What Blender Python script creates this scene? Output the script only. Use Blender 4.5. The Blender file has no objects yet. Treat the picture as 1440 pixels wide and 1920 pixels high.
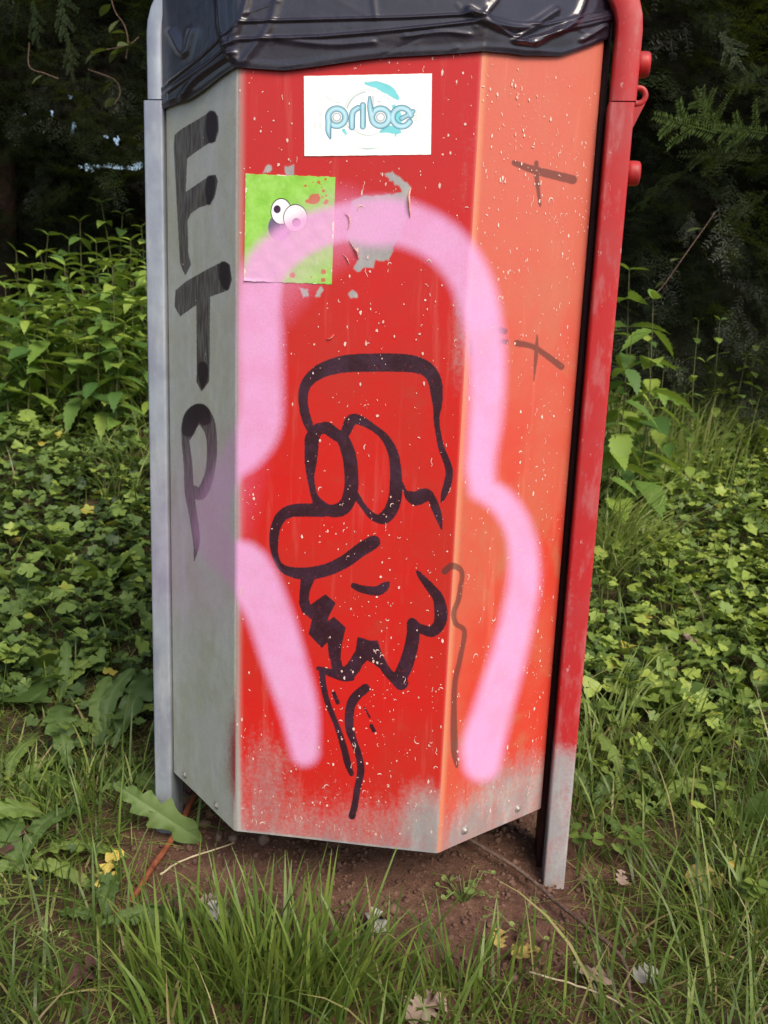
import bpy, math, random
import numpy as np
from mathutils import Matrix, Vector, Euler
R_ = math.radians
random.seed(7); rng = np.random.default_rng(7)
scene = bpy.context.scene
col = scene.collection

# ------------------------------------------------------------------ camera
H = 0.744; F = 1650.0                       # lens height in metres, focal length in photo pixels
_up = -np.array([-306, 7820, F]); _up /= np.linalg.norm(_up)
_f = np.array([0, 0, 1.0]); _f -= _f.dot(_up)*_up; _f /= np.linalg.norm(_f)
_r = np.cross(_f, _up)
B3 = np.array([_r, _f, _up])                # rows: world axes in lens axes (right, down, forward)
cd = bpy.data.cameras.new('camera'); cam = bpy.data.objects.new('camera', cd); col.objects.link(cam)
cd.sensor_fit = 'VERTICAL'; cd.sensor_height = 36; cd.sensor_width = 27; cd.lens = F/1920*36
cd.clip_start = 0.02; cd.clip_end = 500
M = Matrix(((B3[0,0], -B3[0,1], -B3[0,2], 0), (B3[1,0], -B3[1,1], -B3[1,2], 0), (B3[2,0], -B3[2,1], -B3[2,2], H), (0,0,0,1)))
cam.matrix_world = M
cd.dof.use_dof = True; cd.dof.focus_distance = 1.05; cd.dof.aperture_fstop = 11
scene.camera = cam

# ------------------------------------------------------------------ light
SUN = Vector((0.45, -0.80, 0.95)).normalized()
world = bpy.data.worlds.new('World'); scene.world = world; world.use_nodes = True
wn = world.node_tree; bg = wn.nodes['Background']
sky = wn.nodes.new('ShaderNodeTexSky'); sky.sky_type = 'NISHITA'; sky.sun_disc = False
sky.sun_elevation = math.asin(SUN.z); sky.sun_rotation = math.atan2(SUN.x, SUN.y)
sky.dust_density = 4.0; sky.air_density = 1.0
wn.links.new(sky.outputs[0], bg.inputs[0]); bg.inputs[1].default_value = 0.125
sl = bpy.data.lights.new('sun', 'SUN'); sl.energy = 2.1; sl.angle = R_(28); sl.color = (1, 0.91, 0.76)
so = bpy.data.objects.new('sun', sl); col.objects.link(so)
so.rotation_euler = (-SUN).to_track_quat('-Z', 'Y').to_euler()
scene.view_settings.view_transform = 'Standard'; scene.view_settings.look = 'None'
scene.view_settings.gamma = 1; scene.view_settings.use_curve_mapping = False
scene.view_settings.exposure = 0.66

# ------------------------------------------------------------------ survey helpers
def pxof(P):                                # world point(s) -> photo pixels
    q = np.asarray(P, float) - [0, 0, H]
    v = q @ B3
    return np.stack([v[..., 0]/v[..., 2]*F+720, v[..., 1]/v[..., 2]*F+960], -1)
def rayof(x, y):
    v = np.array([x-720, y-960, F], float); return B3 @ v
def sstep(a, b, x):
    t = np.clip((x-a)/(b-a), 0, 1); return t*t*(3-2*t)
def ground_z(x, y):
    x = np.asarray(x, float); y = np.asarray(y, float)
    y2 = np.clip(y-1.28, 0, 4.2)
    z = (0.30-.07*np.clip((x+.2)/.8, 0, 1))*(np.sqrt(np.clip(y2, 0, 3.0)**2+0.22**2)-0.22)
    z = z + 0.012*np.sin(x*5.1+y*2.3)*np.cos(y*4.3-x*1.7) + 0.006*np.sin(x*13+1)*np.sin(y*11+2)
    z = z + 0.045*np.exp(-(((x-0.0)/0.26)**2+((y-1.24)/0.15)**2))
    return z
def gnd(px, py, dz=0.0):                    # where a line of sight meets the ground
    r = rayof(px, py); lo, hi = 0.3, 30.0
    def f(d):
        q = r/r[1]*d; return H+q[2]-dz-float(ground_z(q[0], q[1]))
    if f(hi) > 0: return Vector((r[0]/r[1]*9, 9, float(ground_z(0, 9))))
    for _ in range(50):
        m = (lo+hi)/2
        if f(m) > 0: lo = m
        else: hi = m
    q = r/r[1]*hi; return Vector((q[0], q[1], H+q[2]))
def atd(px, py, d):                         # the point at depth y = d
    r = rayof(px, py); q = r/r[1]*d; return Vector((q[0], q[1], H+q[2]))
# trash bin frame: origin under the middle of the front panel, s along the panel, t to the back
BO = np.array([-0.04584, 0.99616, 0.0]); BU = np.array([0.99252, -0.12208, 0.0]); BB = np.array([0.12208, 0.99252, 0.0])
def b2w(P):
    P = np.asarray(P, float); return BO + P[..., 0:1]*BU + P[..., 1:2]*BB + P[..., 2:3]*np.array([0, 0, 1.0])
def hitplane(px, py, P0, U):                # line of sight against an upright plane through P0 along U (bin frame) -> (u, z)
    r = rayof(px, py); o = np.array([0, 0, H]); p0 = b2w(np.array([P0[0], P0[1], 0.0])); p0[2] = 0
    uw = U[0]*BU+U[1]*BB; n = np.array([-uw[1], uw[0], 0]); t = (p0-o)@n/(r@n); q = o+t*r
    return (q-p0)@uw, q[2]

# ------------------------------------------------------------------ object helpers
def tag(o, label=None, cat=None, group=None, kind=None):
    if label: o['label'] = label
    if cat: o['category'] = cat
    if group: o['group'] = group
    if kind: o['kind'] = kind
    return o
def empty(name, loc=(0,0,0), rz=0, **k):
    o = bpy.data.objects.new(name, None); o.location = loc; o.rotation_euler = (0, 0, rz); o.empty_display_size = .05
    col.objects.link(o); return tag(o, **k)
def link(name, me, parent=None, **k):
    o = bpy.data.objects.new(name, me); col.objects.link(o)
    if parent: o.parent = parent
    return tag(o, **k)
def mesh_np(name, V, Fc, mat=None, smooth=True, attrs=None):
    V = np.asarray(V, np.float32); Fc = np.asarray(Fc, np.int32); n = Fc.shape[1]
    me = bpy.data.meshes.new(name)
    me.vertices.add(len(V)); me.vertices.foreach_set('co', V.ravel())
    me.loops.add(Fc.size); me.loops.foreach_set('vertex_index', Fc.ravel())
    me.polygons.add(len(Fc)); me.polygons.foreach_set('loop_start', np.arange(0, Fc.size, n, dtype=np.int32))
    me.update(calc_edges=True)
    me.polygons.foreach_set('use_smooth', np.full(len(Fc), smooth))
    for k, a in (attrs or {}).items():
        at = me.attributes.new(k, 'FLOAT', 'POINT'); at.data.foreach_set('value', np.asarray(a, np.float32).ravel())
    if mat: me.materials.append(mat)
    me.validate(); return me
def mesh_py(name, V, Fc, mat=None, smooth=True):
    me = bpy.data.meshes.new(name); me.from_pydata([tuple(v) for v in V], [], Fc); me.update()
    for p in me.polygons: p.use_smooth = smooth
    if mat: me.materials.append(mat)
    return me
def grid_faces(nr, nc, flip=False, wrap=False):
    i = np.arange(nr-1)[:, None]; j = np.arange(nc if wrap else nc-1)[None, :]; j2 = (j+1) % nc
    a = i*nc+j; b = i*nc+j2; c = (i+1)*nc+j2; d = (i+1)*nc+j
    q = np.stack([a, b, c, d] if not flip else [a, d, c, b], -1); return q.reshape(-1, 4)
def tube(path, rad, n=8, cap=True, noise=0.0):
    P = [Vector(p) for p in path]; V = []; Fc = []
    up0 = None
    for i, p in enumerate(P):
        t = (P[min(i+1, len(P)-1)]-P[max(i-1, 0)]).normalized()
        if up0 is None: up0 = t.orthogonal().normalized()
        a = (up0 - up0.dot(t)*t).normalized(); up0 = a; b = t.cross(a)
        r = rad[i] if hasattr(rad, '__len__') else rad
        r *= 1+random.uniform(-noise, noise)
        for k in range(n):
            th = 2*math.pi*k/n; V.append(p+a*math.cos(th)*r+b*math.sin(th)*r)
    for i in range(len(P)-1):
        for k in range(n): Fc.append((i*n+k, i*n+(k+1) % n, (i+1)*n+(k+1) % n, (i+1)*n+k))
    if cap:
        Fc.append(tuple(range(n-1, -1, -1))); Fc.append(tuple((len(P)-1)*n+k for k in range(n)))
    return V, Fc
def smooth_path(P, k=4):                    # Catmull-Rom
    P = np.asarray(P, float); Q = np.vstack([2*P[0]-P[1], P, 2*P[-1]-P[-2]]); out = []
    for i in range(1, len(Q)-2):
        for t in np.arange(k)/k:
            a, b, c, d = Q[i-1], Q[i], Q[i+1], Q[i+2]
            out.append(.5*((2*b)+(c-a)*t+(2*a-5*b+4*c-d)*t*t+(3*b-a-3*c+d)*t**3))
    out.append(P[-1]); return np.array(out)
def bevel_box(name, x0, x1, y0, y1, z0, z1, bev, mat, seg=3):
    import bmesh
    bm = bmesh.new(); bmesh.ops.create_cube(bm, size=1)
    for v in bm.verts: v.co = ((x0+x1)/2+v.co.x*(x1-x0), (y0+y1)/2+v.co.y*(y1-y0), (z0+z1)/2+v.co.z*(z1-z0))
    if bev: bmesh.ops.bevel(bm, geom=list(bm.edges), offset=bev, segments=seg, affect='EDGES', profile=.5)
    me = bpy.data.meshes.new(name); bm.to_mesh(me); bm.free(); me.materials.append(mat)
    for p in me.polygons: p.use_smooth = True
    me.set_sharp_from_angle(angle=R_(50)); return me

# ------------------------------------------------------------------ marks as distance fields (units: about 0.6 mm)
def d_strokes(P, strokes, k=4):
    out = np.full(len(P), 60.0)
    for s in strokes:
        S = smooth_path(s, k) if len(s) > 2 else np.asarray(s, float)
        for a, b in zip(S[:-1], S[1:]):
            ra, rb = a[2]/2, b[2]/2; m = 45+max(ra, rb)
            sel = np.nonzero((P[:, 0] > min(a[0], b[0])-m) & (P[:, 0] < max(a[0], b[0])+m) & (P[:, 1] > min(a[1], b[1])-m) & (P[:, 1] < max(a[1], b[1])+m))[0]
            if not len(sel): continue
            q = P[sel]-a[:2]; d = b[:2]-a[:2]; t = np.clip(q@d/max(d@d, 1e-9), 0, 1)
            dist = np.linalg.norm(q-t[:, None]*d, axis=1)-(ra+(rb-ra)*t)
            out[sel] = np.minimum(out[sel], dist)
    return out
def d_poly(P, poly):
    poly = np.asarray(poly, float); n = len(poly); out = np.full(len(P), 60.0)
    m = 45; sel = np.nonzero((P[:, 0] > poly[:, 0].min()-m) & (P[:, 0] < poly[:, 0].max()+m) & (P[:, 1] > poly[:, 1].min()-m) & (P[:, 1] < poly[:, 1].max()+m))[0]
    if not len(sel): return out
    Q = P[sel]; dm = np.full(len(Q), 1e9); ins = np.zeros(len(Q), bool)
    for i in range(n):
        a, b = poly[i], poly[(i+1) % n]; d = b-a; q = Q-a; t = np.clip(q@d/max(d@d, 1e-9), 0, 1)
        dm = np.minimum(dm, np.linalg.norm(q-t[:, None]*d, axis=1))
        if a[1] != b[1]:
            ins ^= ((a[1] > Q[:, 1]) != (b[1] > Q[:, 1])) & (Q[:, 0] < (b[0]-a[0])*(Q[:, 1]-a[1])/(b[1]-a[1])+a[0])
    out[sel] = np.where(ins, -dm, dm); return out
def d_ell(P, cx, cy, rx, ry):
    q = (P-[cx, cy])/[rx, ry]; return (np.linalg.norm(q, axis=1)-1)*min(rx, ry)
def crop(ox, oy, s, pts, ws=None):
    return [(ox+p[0]/s, oy+p[1]/s)+((p[2]/s,) if len(p) > 2 else ()) for p in pts]
C8 = lambda p: crop(480, 640, 3.4286, p)
C5 = lambda p: crop(260, 1080, 3, p)
C3 = lambda p: crop(260, 540, 3, p)
C1 = lambda p: crop(260, 0, 3, p)
C4 = lambda p: crop(740, 540, 2.88, p)
C6 = lambda p: crop(740, 1080, 2.88, p)
C2 = lambda p: crop(740, 0, 2.88, p)
K6 = lambda p: crop(440, 100, 3.6, p)
INK = [
 C8([(350,565,50),(325,500,62),(308,430,60),(303,350,64),(325,270,72),(400,200,90),(500,160,104),(600,142,114),(750,137,118),(900,137,118),(1020,148,110),(1105,185,95),(1150,255,88),(1162,340,78),(1166,410,60),(1163,455,46),(1160,500,38),(1170,580,36),(1190,680,40),(1225,770,45),(1243,840,48),(1230,920,50),(1210,980,42),(1195,1030,18)]),
 C8([(400,560,70),(362,620,92),(356,700,88),(352,780,78),(350,860,52),(360,930,42),(378,1000,46),(410,1050,70),(470,1088,78),(545,1080,92),(590,1030,92),(612,940,92),(612,850,90),(602,750,90),(582,680,86),(560,630,80)]),
 C8([(390,570,74),(450,556,78),(500,590,78),(540,612,74),(575,585,64),(600,525,74),(628,500,70),(680,512,60),(760,560,46),(830,620,52),(878,710,66),(895,800,72),(900,900,80),(895,1000,86),(870,1080,86),(830,1130,84),(790,1143,56),(740,1118,46),(690,1060,36),(650,1000,42),(625,960,40)]),
 C8([(430,1085,88),(300,1085,86),(220,1092,80),(160,1130,74),(125,1200,64),(115,1280,60),(120,1360,46),(145,1430,40),(190,1470,56),(280,1492,76),(380,1487,82),(480,1460,82),(580,1410,86),(660,1350,88),(735,1303,90),(758,1290,84)]),
 C8([(940,910,14),(960,965,24),(985,992,60),(1030,1010,92),(1090,988,86),(1130,1012,52),(1150,1060,56),(1175,1130,45),(1192,1205,12)]),
 C5([(955,-5,86),(935,80,58),(930,140,54)]),
 C5([(1110,490,60),(1125,530,66),(1152,552,82),(1195,530,82),(1230,470,70)]), C5([(1360,480,50),(1400,540,50),(1440,578,56),(1475,600,84)]),
 C6([(30,545,78),(60,480,80),(85,400,76),(100,310,70),(92,250,48),(130,280,50),(200,300,60),(240,260,66),(250,200,72),(235,120,60),(190,60,48),(140,0,32),(122,-25,14)]),
 C5([(1210,55,34),(1260,75,44),(1340,84,54),(1380,62,52),(1408,35,12)]),
 C5([(1012,520,26),(1080,545,44),(1150,570,46),(1200,575,30)]),
 C5([(1030,530,36),(1040,620,35),(1065,720,32),(1110,830,32),(1150,950,38),(1175,1050,40),(1197,1112,28)]),
 C5([(1275,632,52),(1220,680,56),(1190,740,52),(1185,850,50),(1210,930,40),(1235,1000,38),(1250,1090,42),(1230,1200,38),(1215,1290,38),(1200,1350,40)]),
 C5([(1098,660,24),(1120,712,24)]), C5([(1270,740,10),(1300,795,12)]), C5([(1308,842,22),(1322,870,24)])]
INKPOLY = [C5([(903,150),(908,125),(955,130),(965,165),(1000,140),(1050,105),(1106,152),(1068,225),(1058,260),(1098,232),(1162,290),(1138,400),(1134,470),(1152,525),(1110,540),(1072,450),(1064,368),(1030,402),(1000,370),(958,325),(976,245),(920,200)]),
 C5([(1185,480),(1222,420),(1233,345),(1262,352),(1300,366),(1342,365),(1372,450),(1402,505),(1385,540),(1320,490),(1285,472),(1258,500),(1240,540)])]
FAINT = [
 C4([(270,1530,36),(310,1500,36),(355,1520,28),(365,1560,25),(355,1615,26),(345,1680,28),(320,1752,28),(330,1812,28),(370,1840,28),(376,1885,26),(350,2015,28),(325,2135,30),(320,2265,32),(320,2395,38),(325,2515,38),(336,2585,16)]),
 C2([(645,880,30),(760,920,44),(960,970,50)]), C2([(765,878,24),(766,950,26),(785,1110,14)]),
 C4([(660,298,36),(740,315,30),(800,350,32),(900,425,36)]), C4([(770,255,10),(765,350,22),(752,500,6)]),
 C4([(570,228,34),(592,234,34)]), C4([(578,288,24),(602,290,26)]), C4([(415,280,22),(418,360,22)])]
LET_POLY = [
 C1([(205,760),(240,730),(390,640),(420,630),(445,655),(447,740),(430,795),(390,806),(330,845),(270,890),(262,1085),(400,992),(430,985),(443,1020),(425,1110),(400,1145),(340,1165),(290,1200),(272,1240),(276,1420),(291,1490),(262,1545),(235,1480),(220,1200),(200,830)]),
 [(330,545),(328,575),(338,592),(369,570),(370,700),(369,715),(378,733),(391,715),(392,690),(393,556),(428,543),(434,525),(430,497),(418,491),(385,508),(350,528)]]
LET_STROKE = [
 C3([(262,850,44),(278,1000,50),(285,1150,52),(310,1300,46),(325,1430,38),(312,1535,6)]),
 C3([(270,830,60),(285,770,88),(310,725,104),(345,708,108),(385,755,86),(408,830,62),(412,930,56),(402,1030,54),(378,1110,60),(345,1160,66),(310,1140,60)])]
LET_CAP = [C1([(410,650,60),(410,720,72),(408,785,44)]), C1([(405,1010,50),(400,1080,56),(395,1140,30)]), C1([(480,1500,60),(485,1560,66),(490,1610,44)]),
 C3([(360,440,56),(362,490,62),(358,560,20)]), C3([(280,800,80),(300,730,96),(345,700,104),(370,735,80)])]
SPRAY = [([(572,1410,52),(560,1330,72),(530,1230,82),(500,1140,86),(462,1068,92),(425,1045,70)], 11, 1.0),
 ([(415,1040,70),(396,1000,74),(402,940,66),(428,882,58),(458,845,78),(484,800,84),(489,740,82),(487,640,84),(488,560,84),(502,500,84),(560,448,80),(640,418,76),(700,416,92),(760,420,86),(830,455,82),(878,515,78),(902,590,74),(913,680,68),(911,780,62),(901,870,54),(905,915,50)], 13, 1.0),
 ([(905,915,46),(945,945,50),(975,1000,52),(983,1080,58),(968,1170,62),(948,1250,66),(924,1330,72),(905,1400,78),(903,1430,70)], 12, 1.0)]
OVERSPRAY = [([(420,860,80),(360,960,150),(330,1060,150),(380,1100,120)], 60, .42), ([(640,420,120),(560,470,120),(500,560,100)], 30, .35)]
def spray_of(P):
    a = np.zeros(len(P))
    for s, soft, al in SPRAY+OVERSPRAY:
        d = d_strokes(P, [s]); a = np.maximum(a, al*sstep(soft*1.15, -soft*1.2, d))
    return a

# ------------------------------------------------------------------ materials
def mat_new(name):
    m = bpy.data.materials.new(name); m.use_nodes = True; nt = m.node_tree; nt.nodes.clear()
    out = nt.nodes.new('ShaderNodeOutputMaterial'); return m, nt, out
class G:                                    # tiny node writer
    def __init__(s, nt): s.nt = nt; s.N = nt.nodes; s.L = nt.links
    def n(s, t, **k):
        x = s.N.new(t)
        for a, b in k.items(): setattr(x, a, b)
        return x
    def put(s, inp, v):
        if hasattr(v, 'is_linked') or isinstance(v, bpy.types.NodeSocket): s.L.new(v, inp)
        else:
            if isinstance(v, (tuple, list)) and len(v) == 3 and inp.type == 'RGBA': v = (*v, 1)
            inp.default_value = v
    def attr(s, name): return s.n('ShaderNodeAttribute', attribute_name=name).outputs['Fac']
    def co(s): return s.n('ShaderNodeTexCoord').outputs['Object']
    def noise(s, scale, detail=3, rough=.55, vec=None, st=None, out='Fac', dist=0):
        x = s.n('ShaderNodeTexNoise'); s.put(x.inputs['Scale'], scale); x.inputs['Detail'].default_value = detail; x.inputs['Roughness'].default_value = rough; x.inputs['Distortion'].default_value = dist
        v = vec or s.co()
        if st: mp = s.n('ShaderNodeMapping'); mp.inputs['Scale'].default_value = st; s.L.new(v, mp.inputs[0]); v = mp.outputs[0]
        s.L.new(v, x.inputs['Vector']); return x.outputs[out]
    def vor(s, scale, feat='F1', out='Distance', vec=None):
        x = s.n('ShaderNodeTexVoronoi', feature=feat); x.inputs['Scale'].default_value = scale
        s.L.new(vec or s.co(), x.inputs['Vector']); return x.outputs[out]
    def m(s, op, a, b=0.0, c=None, clamp=False):
        x = s.n('ShaderNodeMath', operation=op); x.use_clamp = clamp
        s.put(x.inputs[0], a); s.put(x.inputs[1], b)
        if c is not None: s.put(x.inputs[2], c)
        return x.outputs[0]
    def rng(s, v, a, b, c=0.0, d=1.0, smooth=True):
        x = s.n('ShaderNodeMapRange'); x.interpolation_type = 'SMOOTHSTEP' if smooth else 'LINEAR'
        s.put(x.inputs[0], v)
        for i, q in enumerate((a, b, c, d)): x.inputs[i+1].default_value = q
        return x.outputs[0]
    def mix(s, f, a, b, mode='MIX'):
        x = s.n('ShaderNodeMix', data_type='RGBA', blend_type=mode); x.clamp_factor = True
        s.put(x.inputs[0], f); s.put(x.inputs[6], a); s.put(x.inputs[7], b); return x.outputs[2]
    def ramp(s, v, stops):
        x = s.n('ShaderNodeValToRGB'); e = x.color_ramp.elements
        while len(e) < len(stops): e.new(.5)
        for i, (p, c) in enumerate(stops): e[i].position = p; e[i].color = (*c, 1)
        s.put(x.inputs[0], v); return x.outputs[0]
    def bump(s, h, strength=.3, dist=.001):
        x = s.n('ShaderNodeBump'); x.inputs['Strength'].default_value = strength; x.inputs['Distance'].default_value = dist
        s.put(x.inputs['Height'], h); return x.outputs[0]
    def bsdf(s, out, colr, rough=.5, metal=0.0, normal=None, spec=.5):
        x = s.n('ShaderNodeBsdfPrincipled'); s.put(x.inputs['Base Color'], colr); s.put(x.inputs['Roughness'], rough); s.put(x.inputs['Metallic'], metal)
        s.put(x.inputs['Specular IOR Level'], spec)
        if normal: s.L.new(normal, x.inputs['Normal'])
        if out: s.L.new(x.outputs[0], out.inputs[0])
        return x
PINK = (0.68, 0.33, 0.60)
def zinc(g, tone=(0.50, 0.51, 0.46), warm=(0.45, 0.46, 0.36)):
    a = g.noise(14, 4, .6); b = g.noise(45, 3, .6, st=(1, 1, .25)); c = g.vor(95, out='Color')
    col1 = g.mix(g.rng(a, .35, .65), tone, warm)
    col2 = g.mix(g.m('MULTIPLY', g.rng(b, .45, .75), .45), col1, (0.58, 0.61, 0.62))
    sep = g.n('ShaderNodeSeparateColor'); g.L.new(c, sep.inputs[0])
    col3 = g.mix(g.m('MULTIPLY', sep.outputs[0], .14), col2, (0.22, 0.23, 0.26))
    grime = g.noise(7, 5, .7, st=(1, 1, .35))
    return g.mix(g.m('MULTIPLY', g.rng(grime, .55, .8), .35), col3, (0.17, 0.18, 0.14))
def paint_mat(name, kind):
    m, nt, out = mat_new(name); g = G(nt)
    ink, faint, spray, wear, edge = [g.attr(k) for k in ('ink', 'faint', 'spray', 'wear', 'edge')]
    big = g.noise(5, 4, .6); mid = g.noise(32, 4, .65); fine = g.noise(420, 2, .6)
    streak = g.noise(60, 4, .6, st=(1, 1, .08))
    if kind == 'front':
        red = g.mix(g.rng(big, .38, .68), (0.52, 0.009, 0.005), (0.44, 0.020, 0.010))
        red = g.mix(g.m('MULTIPLY', g.rng(mid, .55, .75), .35), red, (0.36, 0.045, 0.02))
        sp = g.n('ShaderNodeSeparateXYZ'); g.L.new(g.co(), sp.inputs[0])
        red = g.mix(g.m('MULTIPLY', g.rng(sp.outputs[2], .62, .98), .55), red, (0.43, 0.022, 0.028))
        red = g.mix(g.m('MULTIPLY', g.rng(streak, .56, .72), .30), red, (0.55, 0.12, 0.10))
    elif kind == 'sheen':
        red = g.mix(g.rng(big, .36, .62), (0.55, 0.043, 0.022), (0.52, 0.095, 0.052))  # orange tint stands for sky reflection put into the base, paler higher up
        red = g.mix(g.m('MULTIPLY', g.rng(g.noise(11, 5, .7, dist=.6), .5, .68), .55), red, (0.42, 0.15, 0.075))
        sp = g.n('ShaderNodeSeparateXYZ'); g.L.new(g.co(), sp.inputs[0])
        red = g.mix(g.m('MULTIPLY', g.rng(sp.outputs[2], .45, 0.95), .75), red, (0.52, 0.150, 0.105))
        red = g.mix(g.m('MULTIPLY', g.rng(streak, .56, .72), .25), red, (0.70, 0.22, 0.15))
    elif kind == 'post':
        red = g.mix(g.rng(big, .4, .62), (0.42, 0.018, 0.022), (0.36, 0.050, 0.055))
        red = g.mix(g.m('MULTIPLY', g.rng(g.noise(45, 5, .7, st=(1, 1, .3)), .50, .66), .42), red, (0.42, 0.17, 0.18))
        red = g.mix(g.rng(g.noise(120, 4, .65, st=(1, 1, .5)), .66, .72, 0, .7), red, (0.52, 0.36, 0.36))
    else: red = (0.3, 0.05, 0.05)
    met = zinc(g, (0.36, 0.38, 0.40), (0.42, 0.44, 0.44)) if kind == 'post' else zinc(g, (0.30, 0.29, 0.30), (0.40, 0.38, 0.36)) if kind != 'bare' else zinc(g)
    wn_ = g.m('ADD', wear, g.m('ADD', g.m('MULTIPLY', g.m('SUBTRACT', g.noise(190, 5, .75), .5), .55 if kind == 'bare' else .95), g.m('MULTIPLY', g.m('SUBTRACT', g.noise(70, 4, .65, st=(1, 1, .25)), .5), .35 if kind == 'bare' else .75)))
    wmask = g.rng(wn_, .12, .92) if kind == 'bare' else g.rng(wn_, .12, 1.22)
    c = g.mix(wmask, red, met)
    # small worn-through specks
    v = g.noise(210, 3, .5); v2 = g.noise(22, 3, .6)
    spk = g.m('MULTIPLY', g.rng(v, .735, .77), g.rng(v2, .46, .60))
    if kind != 'bare': c = g.mix(g.m('MULTIPLY', spk, .8), c, (0.58, 0.40, 0.36))
    c = g.mix(g.m('MULTIPLY', edge, .75), c, (0.62, 0.26, 0.14) if kind == 'sheen' else (0.38, 0.36, 0.33))
    # markers
    jit = g.m('MULTIPLY', g.m('SUBTRACT', g.noise(260, 2, .6), .5), 2.2)
    im = g.rng(g.m('ADD', ink, jit), 1.0, -1.0)
    if kind == 'bare':
        st_ = g.noise(330, 2, .5, st=(1, 1, .12))
        alpha = g.m('MULTIPLY', im, g.rng(st_, .35, .65, .93, .74))
        c = g.mix(alpha, c, (0.026, 0.014, 0.012))
        c = g.mix(g.rng(g.m('ADD', faint, jit), 1.5, -2.5, 0, .96), c, (0.016, 0.008, 0.010))
    else:
        worn = g.m('MULTIPLY', g.rng(g.noise(240, 4, .7), .60, .70), .45)
        c = g.mix(g.m('MULTIPLY', im, g.m('SUBTRACT', .97, worn)), c, g.mix(g.rng(mid, .4, .7), (0.010, 0.005, 0.011), (0.026, 0.014, 0.032)))
        c = g.mix(g.rng(g.m('ADD', faint, jit), 1.5, -1.5, 0, .70 if kind == 'sheen' else .75), c, (0.045, 0.028, 0.026))
    # pink spray lies over everything; grainy at its soft edges
    grain = g.m('MULTIPLY', g.m('SUBTRACT', g.noise(900, 2, .6), .5), g.m('MULTIPLY', g.m('MULTIPLY', spray, g.m('SUBTRACT', 1.0, spray)), 3.2))
    sp_ = g.m('ADD', spray, grain, clamp=True)
    spat = g.m('MULTIPLY', g.rng(g.noise(330, 2, .5), .66, .70), g.rng(spray, .01, .12))
    sp_ = g.m('MAXIMUM', sp_, g.m('MULTIPLY', spat, .55)); sp_ = g.m('MULTIPLY', sp_, g.rng(g.noise(20, 5, .65), .35, .6, .88, 1.0))
    if kind == 'bare': sp_ = g.m('MULTIPLY', sp_, .62)
    c = g.mix(g.m('MULTIPLY', sp_, .96), c, g.mix(g.rng(mid, .4, .7), PINK, (0.66, 0.34, 0.58)))
    c = g.mix(g.m('MULTIPLY', g.rng(fine, .3, .7), .10), c, (0.1, 0.08, 0.08))
    h = g.m('ADD', g.m('MULTIPLY', spk, -1.0), g.m('ADD', g.m('MULTIPLY', fine, .25), g.m('MULTIPLY', mid, .5)))
    rough = g.m('ADD', g.m('MULTIPLY', mid, .25), .30 if kind in ('front',) else .36)
    rough = g.m('ADD', rough, g.m('MULTIPLY', sp_, .2))
    g.bsdf(out, c, rough, g.m('MULTIPLY', g.m('MULTIPLY', wmask, g.m('SUBTRACT', 1.0, sp_)), .2) if kind != 'bare' else .1, g.bump(h, .35, .0006), .26)
    return m
def leaf_mat(name, stops, by='tint', trans=.35, rough=.5, spec=.35, veins=False):
    m, nt, out = mat_new(name); g = G(nt)
    if by == 'tint': f = g.attr('tint')
    else: f = g.n('ShaderNodeObjectInfo').outputs['Random']
    f = g.m('ADD', f, g.m('MULTIPLY', g.m('SUBTRACT', g.noise(60, 3, .6), .5), .35), clamp=True)
    c = g.ramp(f, stops)
    if veins: c = g.mix(g.m('MULTIPLY', g.attr('vein'), .35), c, g.mix(.5, c, (0.3, 0.4, 0.2)))
    p = g.bsdf(None, c, rough, 0, g.bump(g.noise(240, 3, .6), .5, .001), spec)
    t = g.n('ShaderNodeBsdfTranslucent'); g.L.new(g.mix(.5, c, (0.30, 0.42, 0.03)), t.inputs[0])
    mx = g.n('ShaderNodeMixShader'); mx.inputs[0].default_value = trans
    g.L.new(p.outputs[0], mx.inputs[1]); g.L.new(t.outputs[0], mx.inputs[2]); g.L.new(mx.outputs[0], out.inputs[0])
    return m
def plain(name, c1, c2, scale=40, rough=.7, bump=.4, metal=0, bd=.002):
    m, nt, out = mat_new(name); g = G(nt)
    n = g.noise(scale, 4, .65); g.bsdf(out, g.mix(g.rng(n, .35, .68), c1, c2), rough, metal, g.bump(n, bump, bd), .3); return m

# =================================================================== GROUND
def soil_mat():
    m, nt, out = mat_new('soil'); g = G(nt)
    a = g.noise(9, 5, .6); b = g.noise(90, 5, .7); c = g.noise(420, 3, .6)
    k = g.mix(g.rng(a, .35, .65), (0.088, 0.045, 0.030), (0.150, 0.078, 0.055))
    k = g.mix(g.rng(b, .5, .75), k, (0.20, 0.115, 0.085)); k = g.mix(g.m('MULTIPLY', g.rng(b, .45, .25), .7), k, (0.022, 0.012, 0.009))
    k = g.mix(g.m('MULTIPLY', g.rng(c, .66, .75), .6), k, (0.26, 0.17, 0.12))
    vm = g.n('ShaderNodeVectorMath', operation='DISTANCE'); g.L.new(g.co(), vm.inputs[0]); vm.inputs[1].default_value = (0.0, 1.12, 0.0)
    far = g.rng(g.m('ADD', vm.outputs['Value'], g.m('MULTIPLY', g.m('SUBTRACT', g.noise(14, 4, .6), .5), .35)), .34, .50)
    k = g.mix(g.m('MULTIPLY', far, .85), k, g.mix(g.rng(b, .4, .7), (0.024, 0.022, 0.010), (0.062, 0.058, 0.022)))
    h = g.m('ADD', g.m('MULTIPLY', b, 1.0), g.m('MULTIPLY', c, .4))
    g.bsdf(out, k, .9, 0, g.bump(h, 1.0, .006), .2); return m
M_soil = soil_mat()
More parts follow.
